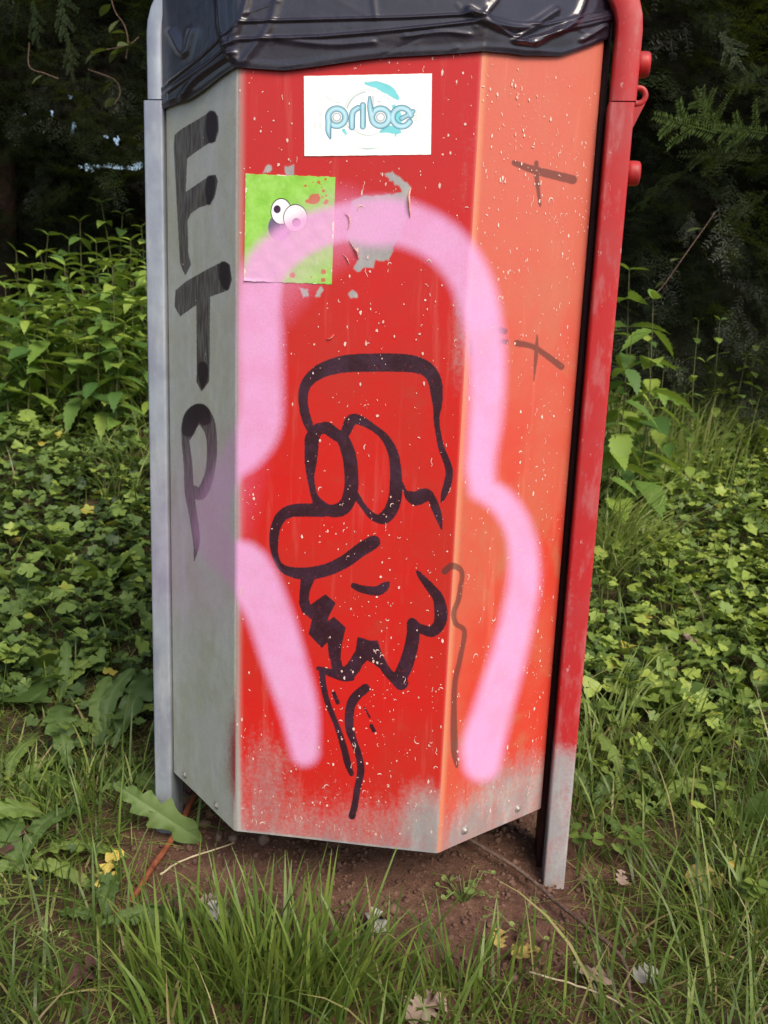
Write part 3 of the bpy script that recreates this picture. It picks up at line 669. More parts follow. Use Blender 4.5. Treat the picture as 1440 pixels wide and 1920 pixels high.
# =================================================================== BAG
def bag_mat():
    m, nt, out = mat_new('black_polythene'); g = G(nt)
    a = g.noise(26, 4, .6, dist=1.2); b = g.noise(90, 3, .6, st=(1, 1, .45), dist=.8); f = g.noise(700, 2, .5)
    h = g.m('ADD', g.m('MULTIPLY', a, 1.2), g.m('ADD', g.m('MULTIPLY', b, .35), g.m('MULTIPLY', f, .02)))
    c = g.mix(g.rng(a, .3, .7), (0.013, 0.011, 0.020), (0.024, 0.020, 0.033))
    p = g.bsdf(out, c, g.m('ADD', g.m('MULTIPLY', b, .10), .20), 0, g.bump(h, .07, .006), .75)
    return m
def make_bag():
    loop = [PA, PB, PC, PD, QD, QC, QB, QA]; pts = []; nor = []; seg = []
    for i in range(8):
        a = np.array(loop[i]); b = np.array(loop[(i+1) % 8]); L = np.linalg.norm(b-a); st = .0022 if i < 3 else .012
        U = (b-a)/L; N0 = np.array([U[1], -U[0]]); n = int(L/st)
        for k in range(n):
            u = k/n; pts.append(a+(b-a)*u); nor.append(N0); seg.append(i+u)
    pts = np.array(pts); nor = np.array(nor); seg = np.array(seg); n = len(pts)
    for _ in range(5): nor = (np.roll(nor, 1, 0)+nor+np.roll(nor, -1, 0))
    nor /= np.linalg.norm(nor, axis=1)[:, None]
    hem = np.interp(seg, [0, .35, .75, 1.0, 1.2, 1.6, 2.0, 2.3, 2.6, 2.85, 3.0, 4, 5, 6, 7, 8], [.993, .992, 1.000, 1.006, 1.0045, 1.015, 1.0235, 1.029, 1.042, 1.060, 1.073, 1.06, 1.04, 1.03, 1.0, .993])
    hem = hem+.0010*np.sin(seg*9)
    rows = 150; vv = np.linspace(0, 1, rows); Zs = hem[None]+(1.139-hem[None])*vv[:, None]
    side = (seg > 3) | (seg < .12)
    base = np.where((seg > 3.0), .003, .0035)
    XY = pts[None]+nor[None]*base[None, :, None]+0*Zs[..., None]
    P0 = pxof(b2w(np.dstack([XY, Zs])))
    x, y = P0[..., 0], P0[..., 1]; D = np.zeros_like(x)
    R1 = ([300,318,380,450,600,760,895,960,1010,1150], [172,156,108,42,38,34,27,44,50,20])
    R2 = ([300,316,400,445,600,700,800,900,975,1050,1150], [192,176,116,76,71,63,53,42,78,60,36])
    R3 = ([300,330,380,450,700,900,950,1060,1150], [150,120,60,8,-10,2,22,0,-25])
    for (rx, ry), amp, up, dn in ((R1, .0085, 15, 6), (R2, .0080, 18, 6)):
        v = y-np.interp(x, rx, ry); amp_ = amp*(.9+.1*np.sin(x*.011+amp*900))
        D += amp_*.26*np.where(v > 0, np.exp(-(v/2.6)**2), np.exp(-(v/3.6)**2))+.0016*sstep(-up*.5, 0, v)*sstep(60, 10, v)
    # converging creases at the two visible bends and by the right post
    cre = [([(445,130,0),(500,60,0),(520,0,0)],.002,7),([(430,90,0),(455,30,0),(470,-30,0)],.0035,5),([(440,110,0),(418,60,0),(412,0,0)],.003,6),([(880,20,0),(930,48,0),(985,52,0),(1040,20,0)],.006,7),
           ([(1000,52,0),(960,76,0),(990,82,0)],.004,4),([(1000,80,0),(1060,50,0),(1150,28,0)],.005,6),([(1040,60,0),(1080,30,0),(1100,-20,0)],.004,6),([(320,60,0),(345,100,0),(360,60,0)],.003,8),
           ([(700,0,0),(705,35,0)],.001,4),([(520,75,0),(620,85,0),(700,80,0)],.0015,5),([(760,70,0),(830,62,0),(880,66,0)],.0015,4),([(340,190,0),(370,150,0),(440,100,0)],.003,5),([(1090,75,0),(1130,50,0)],.003,5),([(930,0,0),(905,30,0)],.003,5)]
    fl = np.stack([x.ravel(), y.ravel()], -1)
    for c, a, w in cre:
        d = np.maximum(d_strokes(fl, [c]), 0).reshape(x.shape); D += a*np.exp(-(d/w)**2)
    for k in range(36):                     # fine random crinkles
        cx = rng.uniform(300, 1160); cy = rng.uniform(-10, 190); th = rng.normal(0, .5); ln = rng.uniform(15, 60)
        if cx > 900 or cx < 470: th += rng.choice([-1, 1])*.6
        c = [(cx-ln*math.cos(th), cy-ln*math.sin(th), 0), (cx+ln*math.cos(th), cy+ln*math.sin(th), 0)]
        d = np.maximum(d_strokes(fl, [c]), 0).reshape(x.shape); D += .45*rng.uniform(-.0009, .0013)*np.exp(-(d/rng.uniform(2.5, 6))**2)
    D *= sstep(0, .05, vv)[:, None]*.85+.15
    D = np.where(side[None], np.minimum(D, .002), D)
    D += .0006*np.exp(-((vv[:, None]-.03)/.03)**2)*(seg[None] < 3)
    XY = XY+nor[None]*D[..., None]
    inner = []
    for k, (o, z) in enumerate(((.004, 1.143), (-.004, 1.144), (-.009, 1.135), (-.011, 1.08), (-.012, .98), (-.012, .80))):
        w = .004*np.sin(seg*31+k)*(k > 2); inner.append(np.column_stack([pts+nor*(o+w)[:, None], np.full(n, z)]))
    V = np.vstack([np.dstack([XY, Zs]).reshape(-1, 3)]+inner)
    return mesh_np('bin_bag', V, grid_faces(rows+6, n, wrap=True), bag_mat())
bag = link('bin_bag', make_bag(), label='creased black plastic bin liner folded down over the top rim of the bin', cat='bin bag')
bag.location = tuple(BO); bag.rotation_euler = (0, 0, BIN_ROT)

# =================================================================== PLANTS
def build_batch(name, parts, mat, **k):
    """parts: list of (template V, template F, R (n,3,3), T (n,3), tint (n,))"""
    Vs = []; Fs = []; Ts = []; off = 0
    for tv, tf, R, T, tint in parts:
        tv = np.asarray(tv, float); tf = np.asarray(tf, int); n = len(T)
        if n == 0: continue
        V = np.einsum('nij,vj->nvi', R, tv)+T[:, None]
        Vs.append(V.reshape(-1, 3)); Fs.append((tf[None]+(np.arange(n)*len(tv))[:, None, None]+off).reshape(-1, 3)); Ts.append(np.repeat(tint, len(tv))); off += n*len(tv)
    me = mesh_np(name, np.vstack(Vs), np.vstack(Fs), mat, True, dict(tint=np.concatenate(Ts)))
    return link(name, me, **k)
def rots(az, tilt, roll, sc):
    """x axis = leaf length; az about z, tilt lifts the tip, roll about the length"""
    ca, sa, ct, st, cr, sr = np.cos(az), np.sin(az), np.cos(tilt), np.sin(tilt), np.cos(roll), np.sin(roll); z = 0*az; o = z+1
    Rz = np.array([[ca, -sa, z], [sa, ca, z], [z, z, o]]).transpose(2, 0, 1)
    Ry = np.array([[ct, z, -st], [z, o, z], [st, z, ct]]).transpose(2, 0, 1)
    Rx = np.array([[o, z, z], [z, cr, -sr], [z, sr, cr]]).transpose(2, 0, 1)
    return (Rz@Ry@Rx)*np.asarray(sc)[:, None, None]
def outline_leaf(radii, fold=.15, droop=.12):
    """a leaf about unit length from x=0, given half widths along it: two halves folded at the midrib"""
    V = []; Fc = []; n = len(radii)
    for i, (x, w) in enumerate(radii):
        z = -droop*(x-.3)**2; V += [(x, 0, z), (x, w, z+fold*w), (x, -w, z+fold*w)]
    for i in range(n-1):
        a, b = 3*i, 3*(i+1)
        Fc += [(a, b, b+1), (a, b+1, a+1), (a, a+2, b+2), (a, b+2, b)]
    return np.array(V), np.array(Fc)
def serrated(n=7, w=.30, tooth=.05):        # nettle leaf
    r = []
    for i in range(n):
        x = i/(n-1); b = w*(math.sin(math.pi*min(1, x**.62))**.85) if 0 < x < 1 else 0
        r.append((x, max(b, .004)))
        if 0 < i < n-1: r.append((x+.02, max(b-tooth, .01)))
    return r
T_nettle = outline_leaf(serrated(8), .25, .35)
T_oval = outline_leaf([(0, .02), (.15, .03), (.3, .16), (.5, .26), (.7, .25), (.88, .14), (1, .01)], .18, .25)
T_dand = outline_leaf([(0, .02), (.12, .03), (.2, .07), (.24, .03), (.34, .11), (.38, .045), (.48, .15), (.53, .06), (.62, .19), (.67, .08), (.75, .21), (.82, .17), (.92, .09), (1, .01)], .22, .45)
T_lance = outline_leaf([(0, .01), (.2, .08), (.45, .14), (.7, .11), (.9, .04), (1, .004)], .25, .5)
def lobed(nl=5, depth=.28, crinkle=.08, seed=0):   # rounded many lobed leaf, stalk end at 0
    rs = np.random.default_rng(seed); V = [(.45, 0, 0)]; n = nl*4
    for i in range(n+1):
        a = math.pi*(.06+1.88*i/n)+math.pi; k = (i/4) % 1.0
        lob = 1-depth*abs(math.cos(math.pi*(i/4)))**1.5 if True else 1
        r = .5*lob*(1+rs.uniform(-.06, .06)); V.append((.45+r*math.cos(a), r*math.sin(a), crinkle*rs.uniform(-1, 1)+.12*abs(math.sin(a))))
    Fc = [(0, i, i+1) for i in range(1, n+1)]
    return np.array(V), np.array(Fc)
T_lob = [lobed(5, .30, .06, 1), lobed(5, .35, .06, 2), lobed(7, .25, .07, 3), lobed(3, .4, .05, 4)]
def stem_T(): 
    V, Fc = tube([(0, 0, 0), (0, 0, .5), (0, 0, 1)], [.02, .02, .02], 3, False)
    F2 = []
    for f in Fc: F2 += [(f[0], f[1], f[2]), (f[0], f[2], f[3])]
    return np.array([tuple(v) for v in V]), np.array(F2)
GREENS = [(0, (0.018, 0.040, 0.014)), (.35, (0.040, 0.085, 0.024)), (.7, (0.075, 0.135, 0.028)), (.93, (0.15, 0.21, 0.035)), (1, (0.26, 0.24, 0.06))]
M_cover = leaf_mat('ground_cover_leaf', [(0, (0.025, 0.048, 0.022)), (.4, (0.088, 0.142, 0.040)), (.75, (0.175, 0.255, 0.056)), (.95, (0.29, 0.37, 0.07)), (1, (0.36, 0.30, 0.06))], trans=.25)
M_grass = leaf_mat('grass_blade', [(0, (0.030, 0.055, 0.012)), (.35, (0.068, 0.115, 0.022)), (.7, (0.140, 0.205, 0.040)), (.88, (0.24, 0.28, 0.08)), (1, (0.30, 0.23, 0.12))], trans=.35, rough=.42)
M_nettle = leaf_mat('nettle_leaf', [(0, (0.060, 0.130, 0.036)), (.5, (0.145, 0.245, 0.045)), (1, (0.27, 0.36, 0.065))], by='obj', trans=.3, rough=.5)
M_weed = leaf_mat('weed_leaf', [(0, (0.060, 0.11, 0.026)), (.5, (0.12, 0.19, 0.040)), (1, (0.22, 0.30, 0.055))], by='obj', trans=.3)
M_stem = plain('green_stem', (0.08, 0.12, 0.03), (0.12, 0.09, 0.05), 60)
SOILPOLY = [(345,1380),(300,1540),(235,1670),(300,1740),(440,1700),(560,1730),(650,1790),(760,1800),(860,1830),(1000,1850),(1090,1800),(1085,1690),(1030,1600),(1010,1480),(700,1380)]
def bin_inside(x, y, m=0.02):
    s = (x-BO[0])*BU[0]+(y-BO[1])*BU[1]; t = (x-BO[0])*BB[0]+(y-BO[1])*BB[1]
    return (np.abs(s) < .262+m+.04) & (t > .0-m) & (t < .43+m) & (np.abs(s)+np.abs(t-.215) < .345+m+.02)
def scatter(n, x0, x1, y0, y1, keep):
    x = rng.uniform(x0, x1, n); y = rng.uniform(y0, y1, n); k = keep(x, y); return x[k], y[k]
def gpx(x, y): return pxof(np.stack([x, y, ground_z(x, y)], -1))
def patch(x, y, s=1.0, ph=0.0):             # smooth pseudo noise 0..1
    return .5+.25*np.sin(x*5.3*s+ph+1.9*np.sin(y*3.1*s+ph))+.25*np.sin(y*6.1*s-ph+1.7*np.sin(x*4.3*s+2*ph))

# ground cover ------------------------------------------------------
def ground_cover():
    def keep(x, y):
        P = gpx(x, y); s = d_poly(P, SOILPOLY)
        side = np.where(P[:, 0] < 700, 1.0, .9)
        dn = side*sstep(1500, 1250, P[:, 1]+60*np.sin(x*9))+.07*sstep(1850, 1600, P[:, 1])
        dn = dn*(.55+.6*patch(x, y, 1.6, 1.0))
        dn = np.where(y > 3.2, dn*.7, dn); dn = dn*np.where(d_strokes(P, [[(1130,1060,90),(1170,840,120),(1290,860,80)], [(60,730,110),(280,760,110),(275,880,60)]]) < 0, .35, 1)
        return (s > 8) & ~bin_inside(x, y) & (rng.uniform(0, 1, len(x)) < dn)
    x, y = scatter(66000, -1.9, 2.0, .75, 4.2, keep)
    # thin out far from view
    P = gpx(x, y); k = (P[:, 0] > -350) & (P[:, 0] < 1800); x, y = x[k], y[k]
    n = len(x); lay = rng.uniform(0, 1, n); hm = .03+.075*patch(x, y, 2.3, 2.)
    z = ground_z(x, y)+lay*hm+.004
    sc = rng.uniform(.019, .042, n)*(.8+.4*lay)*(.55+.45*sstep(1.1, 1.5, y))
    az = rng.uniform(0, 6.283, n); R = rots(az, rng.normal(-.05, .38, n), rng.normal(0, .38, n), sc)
    tint = np.clip(.03+.62*lay+rng.normal(0, .16, n)+.12*(patch(x, y, 1.1, 4)-.5)+.24*(x > .3), 0, .93); tint[rng.uniform(0, 1, n) < .006] = 1  # lower leaves darker: shade between the layers put into the tint
    T = np.stack([x, y, z], -1); w = rng.integers(0, 4, n)
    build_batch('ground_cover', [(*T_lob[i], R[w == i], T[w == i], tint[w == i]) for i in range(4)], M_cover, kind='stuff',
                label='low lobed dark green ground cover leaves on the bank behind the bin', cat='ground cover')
    return
ground_cover()

# grass -------------------------------------------------------------
def blades(x, y, L, W, lean, az, tint, curve, z=None, name='grass', label='', kind='stuff', cat='grass', droop=0.0, mat=None):
    n = len(x); k = 6; t = np.linspace(0, 1, k); z = ground_z(x, y)-.004 if z is None else z
    ang = lean[:, None]+curve[:, None]*t[None]          # angle from vertical
    ds = L[:, None]/(k-1); dx = np.cumsum(np.sin(ang)*ds, 1)-np.sin(ang)*ds; dz = np.cumsum(np.cos(ang)*ds, 1)-np.cos(ang)*ds
    hx, hy = np.cos(az), np.sin(az); tw = az+rng.normal(1.57, .45, n); wx, wy = np.cos(tw), np.sin(tw)
    wid = W[:, None]*np.array([.75, 1, 1, .85, .55, .04])[None]/2
    C = np.stack([x[:, None]+dx*hx[:, None], y[:, None]+dx*hy[:, None], z[:, None]+dz], -1)
    A = np.stack([wx[:, None]*wid, wy[:, None]*wid, 0*wid], -1)
    C[..., 2] = np.maximum(C[..., 2], ground_z(C[..., 0], C[..., 1])+.002)
    V = np.stack([C-A, C+A], 2).reshape(n, 2*k, 3)
    f = []
    for i in range(k-1): f += [(2*i, 2*i+1, 2*i+3), (2*i, 2*i+3, 2*i+2)]
    Fc = (np.array(f)[None]+(np.arange(n)*2*k)[:, None, None]).reshape(-1, 3)
    me = mesh_np(name, V.reshape(-1, 3), Fc, mat or M_grass, True, dict(tint=np.repeat(np.clip(tint, 0, 1), 2*k)))
    return link(name, me, label=label, kind=kind, cat=cat)
TWL = [(850,1560,0),(985,1640,0),(1100,1738,0),(1172,1810,0),(1186,1930,0)]
def grass_all():
    def keep(x, y):
        P = gpx(x, y); s = np.minimum(d_poly(P, SOILPOLY), d_strokes(P+[0, -14], [TWL])*1.3)
        dn = np.where(P[:, 1] > 1440, 1.0, .26)*np.where(P[:, 0] > 1000, np.where(P[:, 1] > 1250, 1., 1.5), 1.0)
        dn = dn*(.35+.75*patch(x, y, 2.1, 3.0))
        dn = np.where((P[:, 1] < 850), dn*1.8, dn)
        dn = np.where(s < 25, dn*np.clip(s/25, .0, 1)**1.5+.012, dn)
        return ~bin_inside(x, y) & (P[:, 0] > -300) & (P[:, 0] < 1750) & (rng.uniform(0, 1, len(x)) < dn)
    x, y = scatter(74000, -1.6, 1.7, .62, 3.4, keep)
    n = len(x); near = sstep(1.5, 1.0, y)
    L = rng.gamma(5, .0135, n)*(1+.3*patch(x, y, 3, 1)); L = np.clip(L, .02, .19)
    dry = rng.uniform(0, 1, n) < .10
    tint = np.clip(rng.normal(.42, .2, n)+.15*(patch(x, y, 1.7, 5)-.5), 0, .86); tint[dry] = rng.uniform(.9, 1, dry.sum())
    blades(x, y, L, rng.uniform(.0016, .0042, n), np.abs(rng.normal(.35, .3, n)), rng.uniform(0, 6.283, n), tint, rng.normal(.9, .5, n),
           label='short green grass growing round the bin', name='grass')
    # dry thatch and fallen stems
    x, y = scatter(9000, -1.1, 1.2, .65, 1.7, lambda x, y: (~bin_inside(x, y)) & (d_poly(gpx(x, y), SOILPOLY) > -40*rng.uniform(0, 1, len(x))**3))
    n = len(x)
    blades(x, y, rng.uniform(.03, .09, n), rng.uniform(.0010, .0024, n), rng.normal(1.35, .15, n), rng.uniform(0, 6.283, n), rng.uniform(.8, 1, n), rng.normal(.2, .25, n),
           label='dry straw thatch lying between the grass', name='dry_thatch', cat='dead grass')
    # tall tufts: (px, py, spread, count, length, lean away from centre)
M_gpale = leaf_mat('pale_grass_blade', [(0, (0.08, 0.13, 0.03)), (.5, (0.17, 0.25, 0.06)), (.85, (0.29, 0.36, 0.11)), (1, (0.38, 0.36, 0.16))], trans=.4, rough=.42)
M_gtuft = leaf_mat('tuft_grass_blade', [(0, (0.045, 0.080, 0.018)), (.4, (0.095, 0.155, 0.030)), (.75, (0.19, 0.27, 0.055)), (1, (0.34, 0.36, 0.13))], trans=.4, rough=.4)
def tuft(px, py, sx, sy, n, L0, W0, tint0, label, bias=0.0, leanm=.25, curv=.5, group=None):
    c = gnd(px, py); x = c.x+rng.normal(0, sx, n); y = c.y+rng.normal(0, sy, n)
    az = np.arctan2(y-c.y, x-c.x)+rng.normal(0, .7, n)
    far = c.y > 1.4
    mt = M_gpale if far else M_gtuft
    if far: L0 *= 1.55; W0 *= 1.25; curv *= .85; az = az*.5+rng.uniform(-math.pi, math.pi, n)*.5-.8
    o = blades(x, y, rng.uniform(.6, 1.15, n)*L0, rng.uniform(.6, 1.2, n)*W0, np.abs(rng.normal(leanm*(.6 if far else 1), .15, n)), az, rng.normal(tint0, .14, n), rng.normal(curv, .3, n),
               label=label, name='grass_tuft', kind=None, cat='grass tuft', mat=mt)
    if group: o['group'] = group
    return o
grass_all()
GT = 'tall grass tufts'
tuft(1160, 840, .06, .06, 160, .16, .0036, .76, 'upright pale grass tuft against the red post below the leafy weeds', leanm=.3, curv=.8, group=GT)
tuft(1300, 850, .10, .06, 160, .13, .0034, .74, 'loose pale grass on the upper right bank', leanm=.4, curv=1.0, group=GT)
tuft(1200, 1420, .08, .06, 120, .12, .0036, .70, 'scattered green grass tuft right of the lower red post', leanm=.5, curv=1.1, group=GT)
tuft(260, 880, .10, .08, 120, .12, .0036, .74, 'yellow green grass tuft touching the grey post half way down the bank', leanm=.6, curv=1.2, group=GT)
tuft(500, 1880, .055, .028, 150, .150, .0046, .55, 'tallest bright green grass tuft in front of the bin below its left corner', group=GT)
tuft(620, 1880, .035, .025, 70, .140, .0046, .58, 'bright grass tuft in front of the bin leaning towards the grey lobed leaf', group=GT)
tuft(400, 1900, .050, .030, 90, .12, .0044, .5, 'green grass tuft at the bottom edge left of the tallest tuft', group=GT)
tuft(860, 1870, .060, .030, 90, .095, .0040, .45, 'low grass tuft in front of the bare soil right of centre', group=GT)
tuft(1135, 1060, .06, .06, 240, .20, .0036, .80, 'fine pale arching grass tuft right beside the red post', leanm=.5, curv=1.5, group=GT)
tuft(1230, 900, .10, .07, 260, .18, .0036, .78, 'fine pale grass clump on the bank right of the bin', leanm=.2, curv=.8, group=GT)
tuft(225, 760, .16, .10, 320, .19, .0040, .80, 'yellow green long grass clump on the bank left of the bin', leanm=.5, curv=1.1, group=GT)
tuft(90, 720, .18, .09, 240, .16, .0040, .72, 'long grass clump at the foot of the nettles', leanm=.5, curv=1.1, group=GT)
tuft(1380, 1750, .05, .04, 80, .13, .0040, .5, 'leaning grass tuft in the lower right corner', leanm=.6, curv=.9, group=GT)
tuft(150, 1560, .07, .05, 90, .13, .0036, .6, 'thin grass tuft left of the galvanised post foot', leanm=.6, curv=1.0, group=GT)

# countable leaf plants ---------------------------------------------
def tmesh(name, T, mat): return mesh_np(name, T[0], T[1], mat, True)
ME_net = [tmesh('nettle_leaf', outline_leaf(serrated(8, w_, t_), f_, d_), M_nettle) for w_, t_, f_, d_ in ((.25,.045,.3,.25), (.22,.045,.2,.4), (.27,.05,.35,.12))]
def dand(seed, lobes=6, w=.17, depth=.6):
    rs = np.random.default_rng(seed); n = 40; V = []; Fc = []; vein = []; ph = [rs.uniform(-.25, .25) for _ in range(2)]; am = rs.uniform(.7, 1.15, (2, lobes+2)); cv = rs.uniform(-.08, .08); k1, k2 = rs.uniform(0, 6, 2)
    for i in range(n+1):
        x = i/n; env = w*(math.sin(math.pi*min(1, .08+.92*x)**1.5)**.8 if x < 1 else 0)+.012*(x < .98); zc = .10*math.sin(math.pi*x)-.38*x**2.2; yc = cv*math.sin(3.14*x)
        row = []
        for sd in (0, 1):
            q = (x**.9*lobes+ph[sd]); l = int(max(0, q)); f = q-math.floor(q); saw = (1-f)**.8 if f > .18 else f/.18*.85
            tipfull = sstep(.74, .88, x); hw = env*((1-depth*(1-tipfull))+depth*(1-tipfull)*saw*am[sd, l])
            sg = 1 if sd == 0 else -1; rip = .02*math.sin(x*31+k1+sd*2)+.012*math.sin(x*57+k2)
            row.append([(x+.0*hw, yc+sg*hw*.5, zc+.22*hw*.5+rip*.3), (x-.25*hw*(1-tipfull), yc+sg*hw, zc+.10*hw+rip)])
        V += [(x, yc, zc-.006), (x, yc+.010, zc), (x, yc-.010, zc), row[0][0], row[0][1], row[1][0], row[1][1]]; vein += [1, .8, .8, .12, 0, .12, 0]
    for i in range(n):
        a, b = 7*i, 7*i+7
        for p, q in ((0, 1), (1, 3), (3, 4)): Fc += [(a+p, b+p, b+q), (a+p, b+q, a+q)]
        for p, q in ((0, 2), (2, 5), (5, 6)): Fc += [(a+p, b+q, b+p), (a+p, a+q, b+q)]
    return np.array(V), np.array(Fc), np.array(vein)
M_dandl = leaf_mat('toothed_leaf', [(0, (0.055, 0.10, 0.026)), (.5, (0.10, 0.165, 0.040)), (1, (0.19, 0.26, 0.055))], by='obj', trans=.3, veins=True)
def dmesh(seed, mat, **k):
    V, Fc, vn = dand(seed, **k); return mesh_np('toothed_leaf', V, Fc, mat, True, dict(vein=vn))
ME_dand = [dmesh(1, M_dandl), dmesh(2, M_dandl, lobes=5, w=.15, depth=.5), dmesh(3, M_dandl, lobes=7, w=.14, depth=.65), dmesh(4, M_dandl, lobes=4, w=.19, depth=.3)]
ME_oval = [tmesh('oval_leaf', T_oval, M_weed), tmesh('oval_leaf', outline_leaf([(0, .01), (.12, .12), (.3, .27), (.5, .30), (.7, .24), (.88, .12), (1, .01)], .12, .35), M_weed)]
ME_lance = [tmesh('narrow_leaf', T_lance, M_weed)]
def put_leaf(me, parent, loc, az, tilt, roll, sc, name='leaf'):
    o = bpy.data.objects.new(name, me); col.objects.link(o); o.parent = parent
    o.location = loc; o.rotation_euler = Euler((roll, -tilt, az), 'XYZ'); o.scale = (sc, sc, sc); return o
def stalk_plant(name, base, top, nodes, leaf, sc, label, group, cat, mes, r=.0022, tilt0=-.2, f0=.30):
    root = empty(name, base, label=label, cat=cat, group=group)
    b = Vector((0, 0, -.02)); t = Vector(top)-Vector(base); mid = t*.5+Vector((random.uniform(-.03, .03), random.uniform(-.03, .03), 0))
    path = smooth_path([tuple(b), tuple(mid), tuple(t)], 4); V, Fc = tube(path, list(np.linspace(r*1.2, r*.4, len(path))), 5, False)
    link('stem', mesh_py('stem', V, Fc, M_stem), root)
    for i in range(nodes):
        f = f0+(1-f0)*i/(nodes-1); p = Vector(path[min(int(f*(len(path)-1)), len(path)-1)]); fr = f*(len(path)-1); k = int(fr)
        if k < len(path)-1: p = Vector(path[k]).lerp(Vector(path[k+1]), fr-k)
        az0 = (i % 2)*math.pi/2+random.uniform(-.3, .3); s = sc*(1.12-.5*f**3)*random.uniform(.85, 1.15)
        if i == nodes-1: s *= .8
        for j in (0, 1):
            put_leaf(random.choice(mes), root, p, az0+j*math.pi, tilt0+.5*(f > .9)+random.gauss(0, .22)-.15*(1-f), random.gauss(0, .2), s, leaf)
    return root
NG = 'nettles on the bank left of the bin'
nett = [(30,470,2.9),(90,440,3.1),(150,415,3.2),(190,380,3.25),(245,450,2.9),(265,425,3.1),(120,500,2.6),(60,520,2.6),(200,500,2.6),(250,520,2.5),(10,540,2.4),(160,545,2.35),(215,560,2.3),(95,570,2.3),(262,575,2.3),(45,590,2.25),(180,455,2.85),(-30,480,2.8),(130,450,3.3),(230,400,3.4),(280,480,2.7),(75,480,2.9),(190,610,2.15),(235,640,2.1),(-20,620,2.2)]
for k in range(24):
    nett.append((random.uniform(-60, 285), random.uniform(470, 640), random.uniform(2.1, 3.3)))
nett = [(a, max(b, 400+55*max(0, (120-a)/120)) if (a, b) != (190, 380) else b, 2.62+(c-2.1)/1.3*.78) for a, b, c in nett]
nett = [(a, b-.35*max(0, b-470)+25*(c < 2.9), c) for a, b, c in nett]
ORD = 'first second third fourth fifth sixth seventh eighth ninth tenth eleventh twelfth thirteenth fourteenth fifteenth sixteenth seventeenth eighteenth nineteenth twentieth twenty-first twenty-second twenty-third twenty-fourth twenty-fifth twenty-sixth twenty-seventh twenty-eighth'.split()
rows_ = dict(back=[], middle=[], front=[])
for q in nett: rows_['back' if q[2] > 3.07 else 'middle' if q[2] > 2.8 else 'front'].append(q)
for rn, lst in rows_.items():
    for oi, (px, py, d) in enumerate(sorted(lst)):
        top = atd(px, py, d); bx, by = top.x+random.uniform(-.05, .05), top.y+random.uniform(-.03, .06)
        base = (bx, by, float(ground_z(bx, by)))
        lb = 'tallest nettle standing up against the dark hedge left of the bin' if (px, py) == (190, 380) else 'green nettle, %s from the left in the %s row of the patch' % (ORD[oi], rn)
        stalk_plant('nettle_plant', base, top, 9, 'leaf', random.uniform(.085, .12), lb, NG, 'nettle', ME_net, tilt0=-.16, f0=.15)
right = [((1180,505,2.5), .13, 'broad pointed leaf plant directly right of the red post', 9), ((1225,560,2.4), .14, 'large leaved plant with one long leaf pointing right beside the red post', 8), ((1185,630,2.3), .12, 'leafy plant low beside the red post below the two taller ones', 7),
         ((1245,690,2.6), .10, 'bright green weed standing at the hedge foot right of the post', 7), ((1165,740,2.3), .09, 'small leafy weed tucked against the middle of the red post', 6), ((1270,760,2.5), .08, 'short bushy weed on the bank below the hedge foot weed', 6), ((1215,640,2.7), .12, 'dull green weed behind the leafy plants right of the post', 8)]
for (p, s, lb, nn) in right:
    top = atd(*p); base = (top.x+random.uniform(-.03, .03), top.y+.02, float(ground_z(top.x, top.y)))
    stalk_plant('leafy_weed', base, top, nn, 'leaf', s, lb, 'leafy weeds right of the post', 'weed', ME_net, f0=.12, tilt0=-.3)
sm = [((1350,600,2.9), 'pale ivy leaved shoot standing in front of the dark hedge'), ((1310,600,2.8), 'small bright sprig below the pale shoot by the hedge'), ((1400,665,2.9), 'thin shoot with small leaves at the right hedge foot'), ((1420,620,3.1), 'thin upright shoot at the right edge in front of the hedge'), ((1290,740,2.5), 'small round leaved seedling at the foot of the hedge'), ((1150,430,2.6), 'thin pale shoot rising behind the red post')]
for p, lb in sm:
    top = atd(*p); base = (top.x+.06, top.y+.02, float(ground_z(top.x, top.y)))
    stalk_plant('small_shoot', base, top, 7, 'leaf', .045, lb, 'shoots at the hedge foot', 'shoot', ME_oval, r=.0018)

M_wpale = leaf_mat('pale_weed_leaf', [(0, (0.075, 0.13, 0.035)), (1, (0.11, 0.17, 0.045))], by='obj', trans=.2, veins=True)
ME_pale = dmesh(11, M_wpale, lobes=5, w=.20, depth=.62)
def rosette(px, py, leaves, mes, label, group, cat='dandelion', name='dandelion_plant'):
    c = gnd(px, py); root = empty(name, c, label=label, cat=cat, group=group)
    for az, L, tilt in leaves:
        o = put_leaf(random.choice(mes), root, (0, 0, .006), R_(az), R_(tilt), random.gauss(0, .25), L); o.scale = (L, L*random.uniform(.8, 1.15), L)
    return root
DG = 'dandelion rosettes in the grass'
rosette(200, 1400, [(110,.13,55),(80,.14,60),(35,.15,40),(150,.10,30),(200,.10,15),(60,.11,50)], ME_dand, 'upright toothed dandelion left of the galvanised post', DG)
rosette(205, 1475, [(-28,.135,16),(-5,.08,20),(150,.09,25),(60,.07,30)], ME_dand, 'dandelion whose big pale leaf lies across the grey post foot', DG)
def lay_leaf(p0, p1, h0, h1, me, parent_label, roll=0.0, wide=1.0):
    a, b = (gnd(*p0, h0), gnd(*p1, h1)) if h0 < .5 else (atd(*p0, h0), atd(*p1, h1)); v = b-a; L = v.length
    root = empty('dandelion_plant', gnd(*p0), label=parent_label, cat='dandelion', group=DG); o = bpy.data.objects.new('leaf', me); col.objects.link(o); o.parent = root
    o.matrix_local = Matrix.Translation(a-root.location) @ (v.to_track_quat('X', 'Z').to_matrix() @ Matrix.Rotation(roll, 3, 'X')).to_4x4() @ Matrix.Diagonal((L, L*wide, L, 1))
